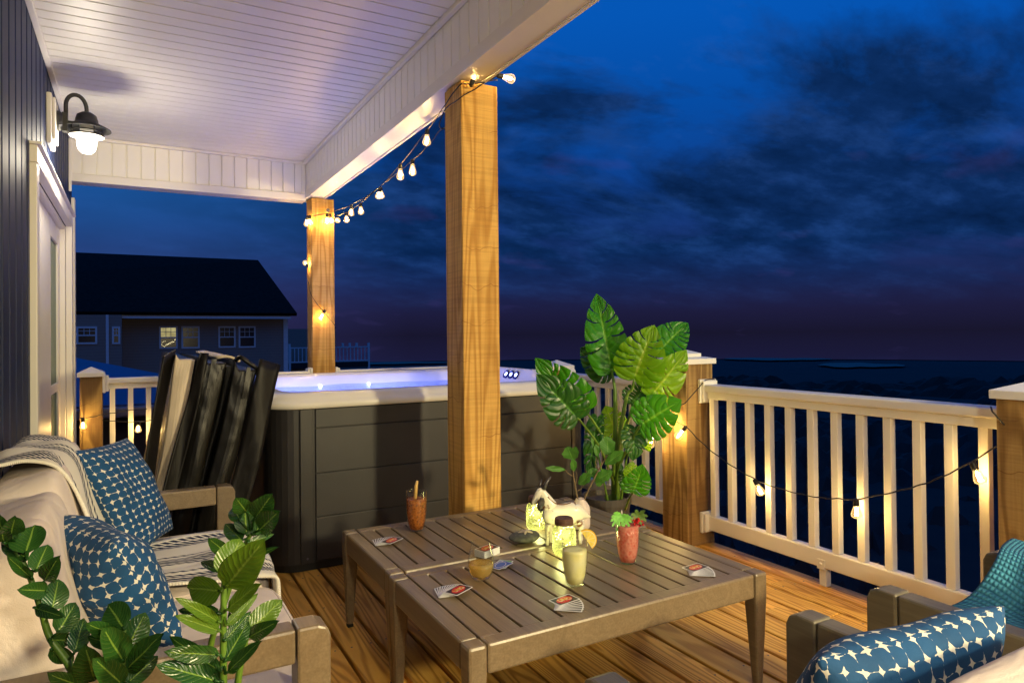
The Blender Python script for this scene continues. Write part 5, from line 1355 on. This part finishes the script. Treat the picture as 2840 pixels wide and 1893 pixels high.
blob(46.5, 54.5, 178, 194, GZ+.36, .4); blob(53.5, 59.3, 146, 165, GZ+.34, 1.7); blob(13, 24, 168, 182, GZ+.36, 2.9)
mm = MB(); mm.grid(lambda u, v: (( 190 + 4800*v)*math.sin(R(-30+150*u)), (190+4800*v)*math.cos(R(-30+150*u)), GZ+.15), 40, 12)
tag(build('sea', mm, M['sea'], smooth=True), kind='structure')

# ------------------------------------------------------------------ sky
w = bpy.data.worlds.new('World'); scene.world = w; w.use_nodes = True
t = w.node_tree; t.nodes.clear()
K_ = NT.__new__(NT); K_.t = t; K_.m = None
outw = t.nodes.new('ShaderNodeOutputWorld'); K_.out = outw
dirv = K_.n('ShaderNodeTexCoord').outputs['Generated']
x, y, z = K_.sep(dirv)
zc = K_.math('MAXIMUM', z, 0.0)
base = K_.ramp(zc, [(0.0, (.009,.008,.026)), (.05, (.014,.014,.058)), (.11, (.012,.032,.145)), (.21, (.004,.048,.25)), (.31, (.001,.070,.36)), (.42, (.0006,.092,.46))])
den = K_.math('ADD', zc, .30)
cv = K_.comb(K_.math('DIVIDE', x, den), K_.math('DIVIDE', y, den), 0)
cv = K_.n('ShaderNodeMapping', {'Vector': cv, 'Rotation': (0,0,R(25)), 'Scale': (1.25,1.75,1), 'Location': (.35,.1,0)}).outputs[0]
n1 = K_.noise(cv, 1.1, 8, .60, .35)
n2 = K_.noise(K_.n('ShaderNodeMapping', {'Vector': cv, 'Location': (7,3,0)}).outputs[0], 2.4, 7, .60, .2)
bias = K_.ramp(zc, [(.04, (.34,)*3), (.13, (.23,)*3), (.24, (.165,)*3), (.33, (.115,)*3), (.42, (.02,)*3)])
cl = K_.ramp(K_.math('ADD', n1, bias), [(.555, (0,0,0)), (.70, (1,1,1))])
hi = K_.ramp(z, [(.03, (0,0,0)), (.12, (1,1,1))])
fac = K_.math('MULTIPLY', K_.math('MULTIPLY', cl, hi), .93)
shade = K_.ramp(K_.noise(K_.n('ShaderNodeMapping', {'Vector': cv, 'Location': (3,9,0)}).outputs[0], 3.2, 6, .62), [(.32, (.0010,.011,.048)), (.5, (.003,.022,.095)), (.68, (.010,.048,.19))])
col = K_.mix(fac, base, shade)
gap = K_.ramp(n2, [(.56, (0,0,0)), (.76, (1,1,1))])
lo = K_.ramp(z, [(.10, (0,0,0)), (.24, (1,1,1))])
col = K_.mix(K_.math('MULTIPLY', K_.math('MULTIPLY', gap, lo), .35), col, (.03,.12,.44))
pink = K_.ramp(K_.noise(cv, 1.9, 4), [(.62, (0,0,0)), (.8, (1,1,1))])
col = K_.mix(K_.math('MULTIPLY', pink, .30), col, (.075,.055,.24))
azl = K_.ramp(K_.math('SUBTRACT', y, K_.math('MULTIPLY', x, .9)), [(.62, (0,0,0)), (1.0, (1,1,1))])
col = K_.mix(K_.math('MULTIPLY', azl, .75), col, K_.ramp(zc, [(.0, (.026,.026,.105)), (.07, (.028,.038,.15)), (.15, (.016,.082,.30)), (.25, (.006,.125,.45)), (.5, (.003,.10,.40))]))
nish = K_.n('ShaderNodeTexSky', sky_type='NISHITA'); nish.sun_disc = False; nish.sun_elevation = R(-4); nish.sun_rotation = R(200)
bg1 = K_.n('ShaderNodeBackground', {'Color': col, 'Strength': .82}).outputs[0]
bg2 = K_.n('ShaderNodeBackground', {'Color': nish.outputs[0], 'Strength': .05}).outputs[0]
t.links.new(K_.n('ShaderNodeAddShader', {0: bg1, 1: bg2}).outputs[0], outw.inputs[0])

# ------------------------------------------------------------------ lights behind the camera (added key and fill, sources unseen)
def area(name, loc, target, power, color, size):
    l = bpy.data.lights.new(name, 'AREA'); l.energy = power; l.color = color; l.shape = 'DISK'; l.size = size
    o = bpy.data.objects.new(name, l); COL.objects.link(o); o.location = loc
    o.rotation_euler = (Vector(target)-Vector(loc)).to_track_quat('-Z', 'Y').to_euler(); return o
link_light('fill_light', 'POINT', (.45, -1.40, 1.95), 115, (1,.88,.58), .07)  # added fill, no lantern stands here
link_light('key_light', 'POINT', (2.90, -2.10, 1.95), 720, (1,.82,.44), .14)  # added key in place of an unseen light source

# ------------------------------------------------------------------ camera
cam = bpy.data.cameras.new('Camera'); co = bpy.data.objects.new('Camera', cam); COL.objects.link(co)
fwv = Vector((0.48825465,0.87263864,0.01044985)); rtv = Vector((0.87269183,-0.48815887,-0.0104831)); upv = Vector((0.00404677,-0.01423792,0.99989045))
co.matrix_world = Matrix(((rtv.x, upv.x, -fwv.x, 0), (rtv.y, upv.y, -fwv.y, 0), (rtv.z, upv.z, -fwv.z, 1.2522), (0,0,0,1)))
cam.sensor_width = 36; cam.lens = 1879.261/2840*36; cam.shift_y = -38.627/2840
cam.clip_start = .02; cam.clip_end = 9000
scene.camera = co
vs_ = scene.view_settings; vs_.view_transform = 'Standard'; vs_.look = 'None'; vs_.exposure = .3; vs_.gamma = 1
scene.render.engine = 'CYCLES'
cy_ = scene.cycles
cy_.use_denoising = True; cy_.max_bounces = 8; cy_.diffuse_bounces = 4; cy_.glossy_bounces = 4; cy_.transmission_bounces = 6; cy_.transparent_max_bounces = 16
cy_.caustics_reflective = False; cy_.caustics_refractive = False; cy_.sample_clamp_indirect = 3; cy_.sample_clamp_direct = 0; cy_.blur_glossy = .5
try: cy_.use_light_tree = True
except Exception: pass
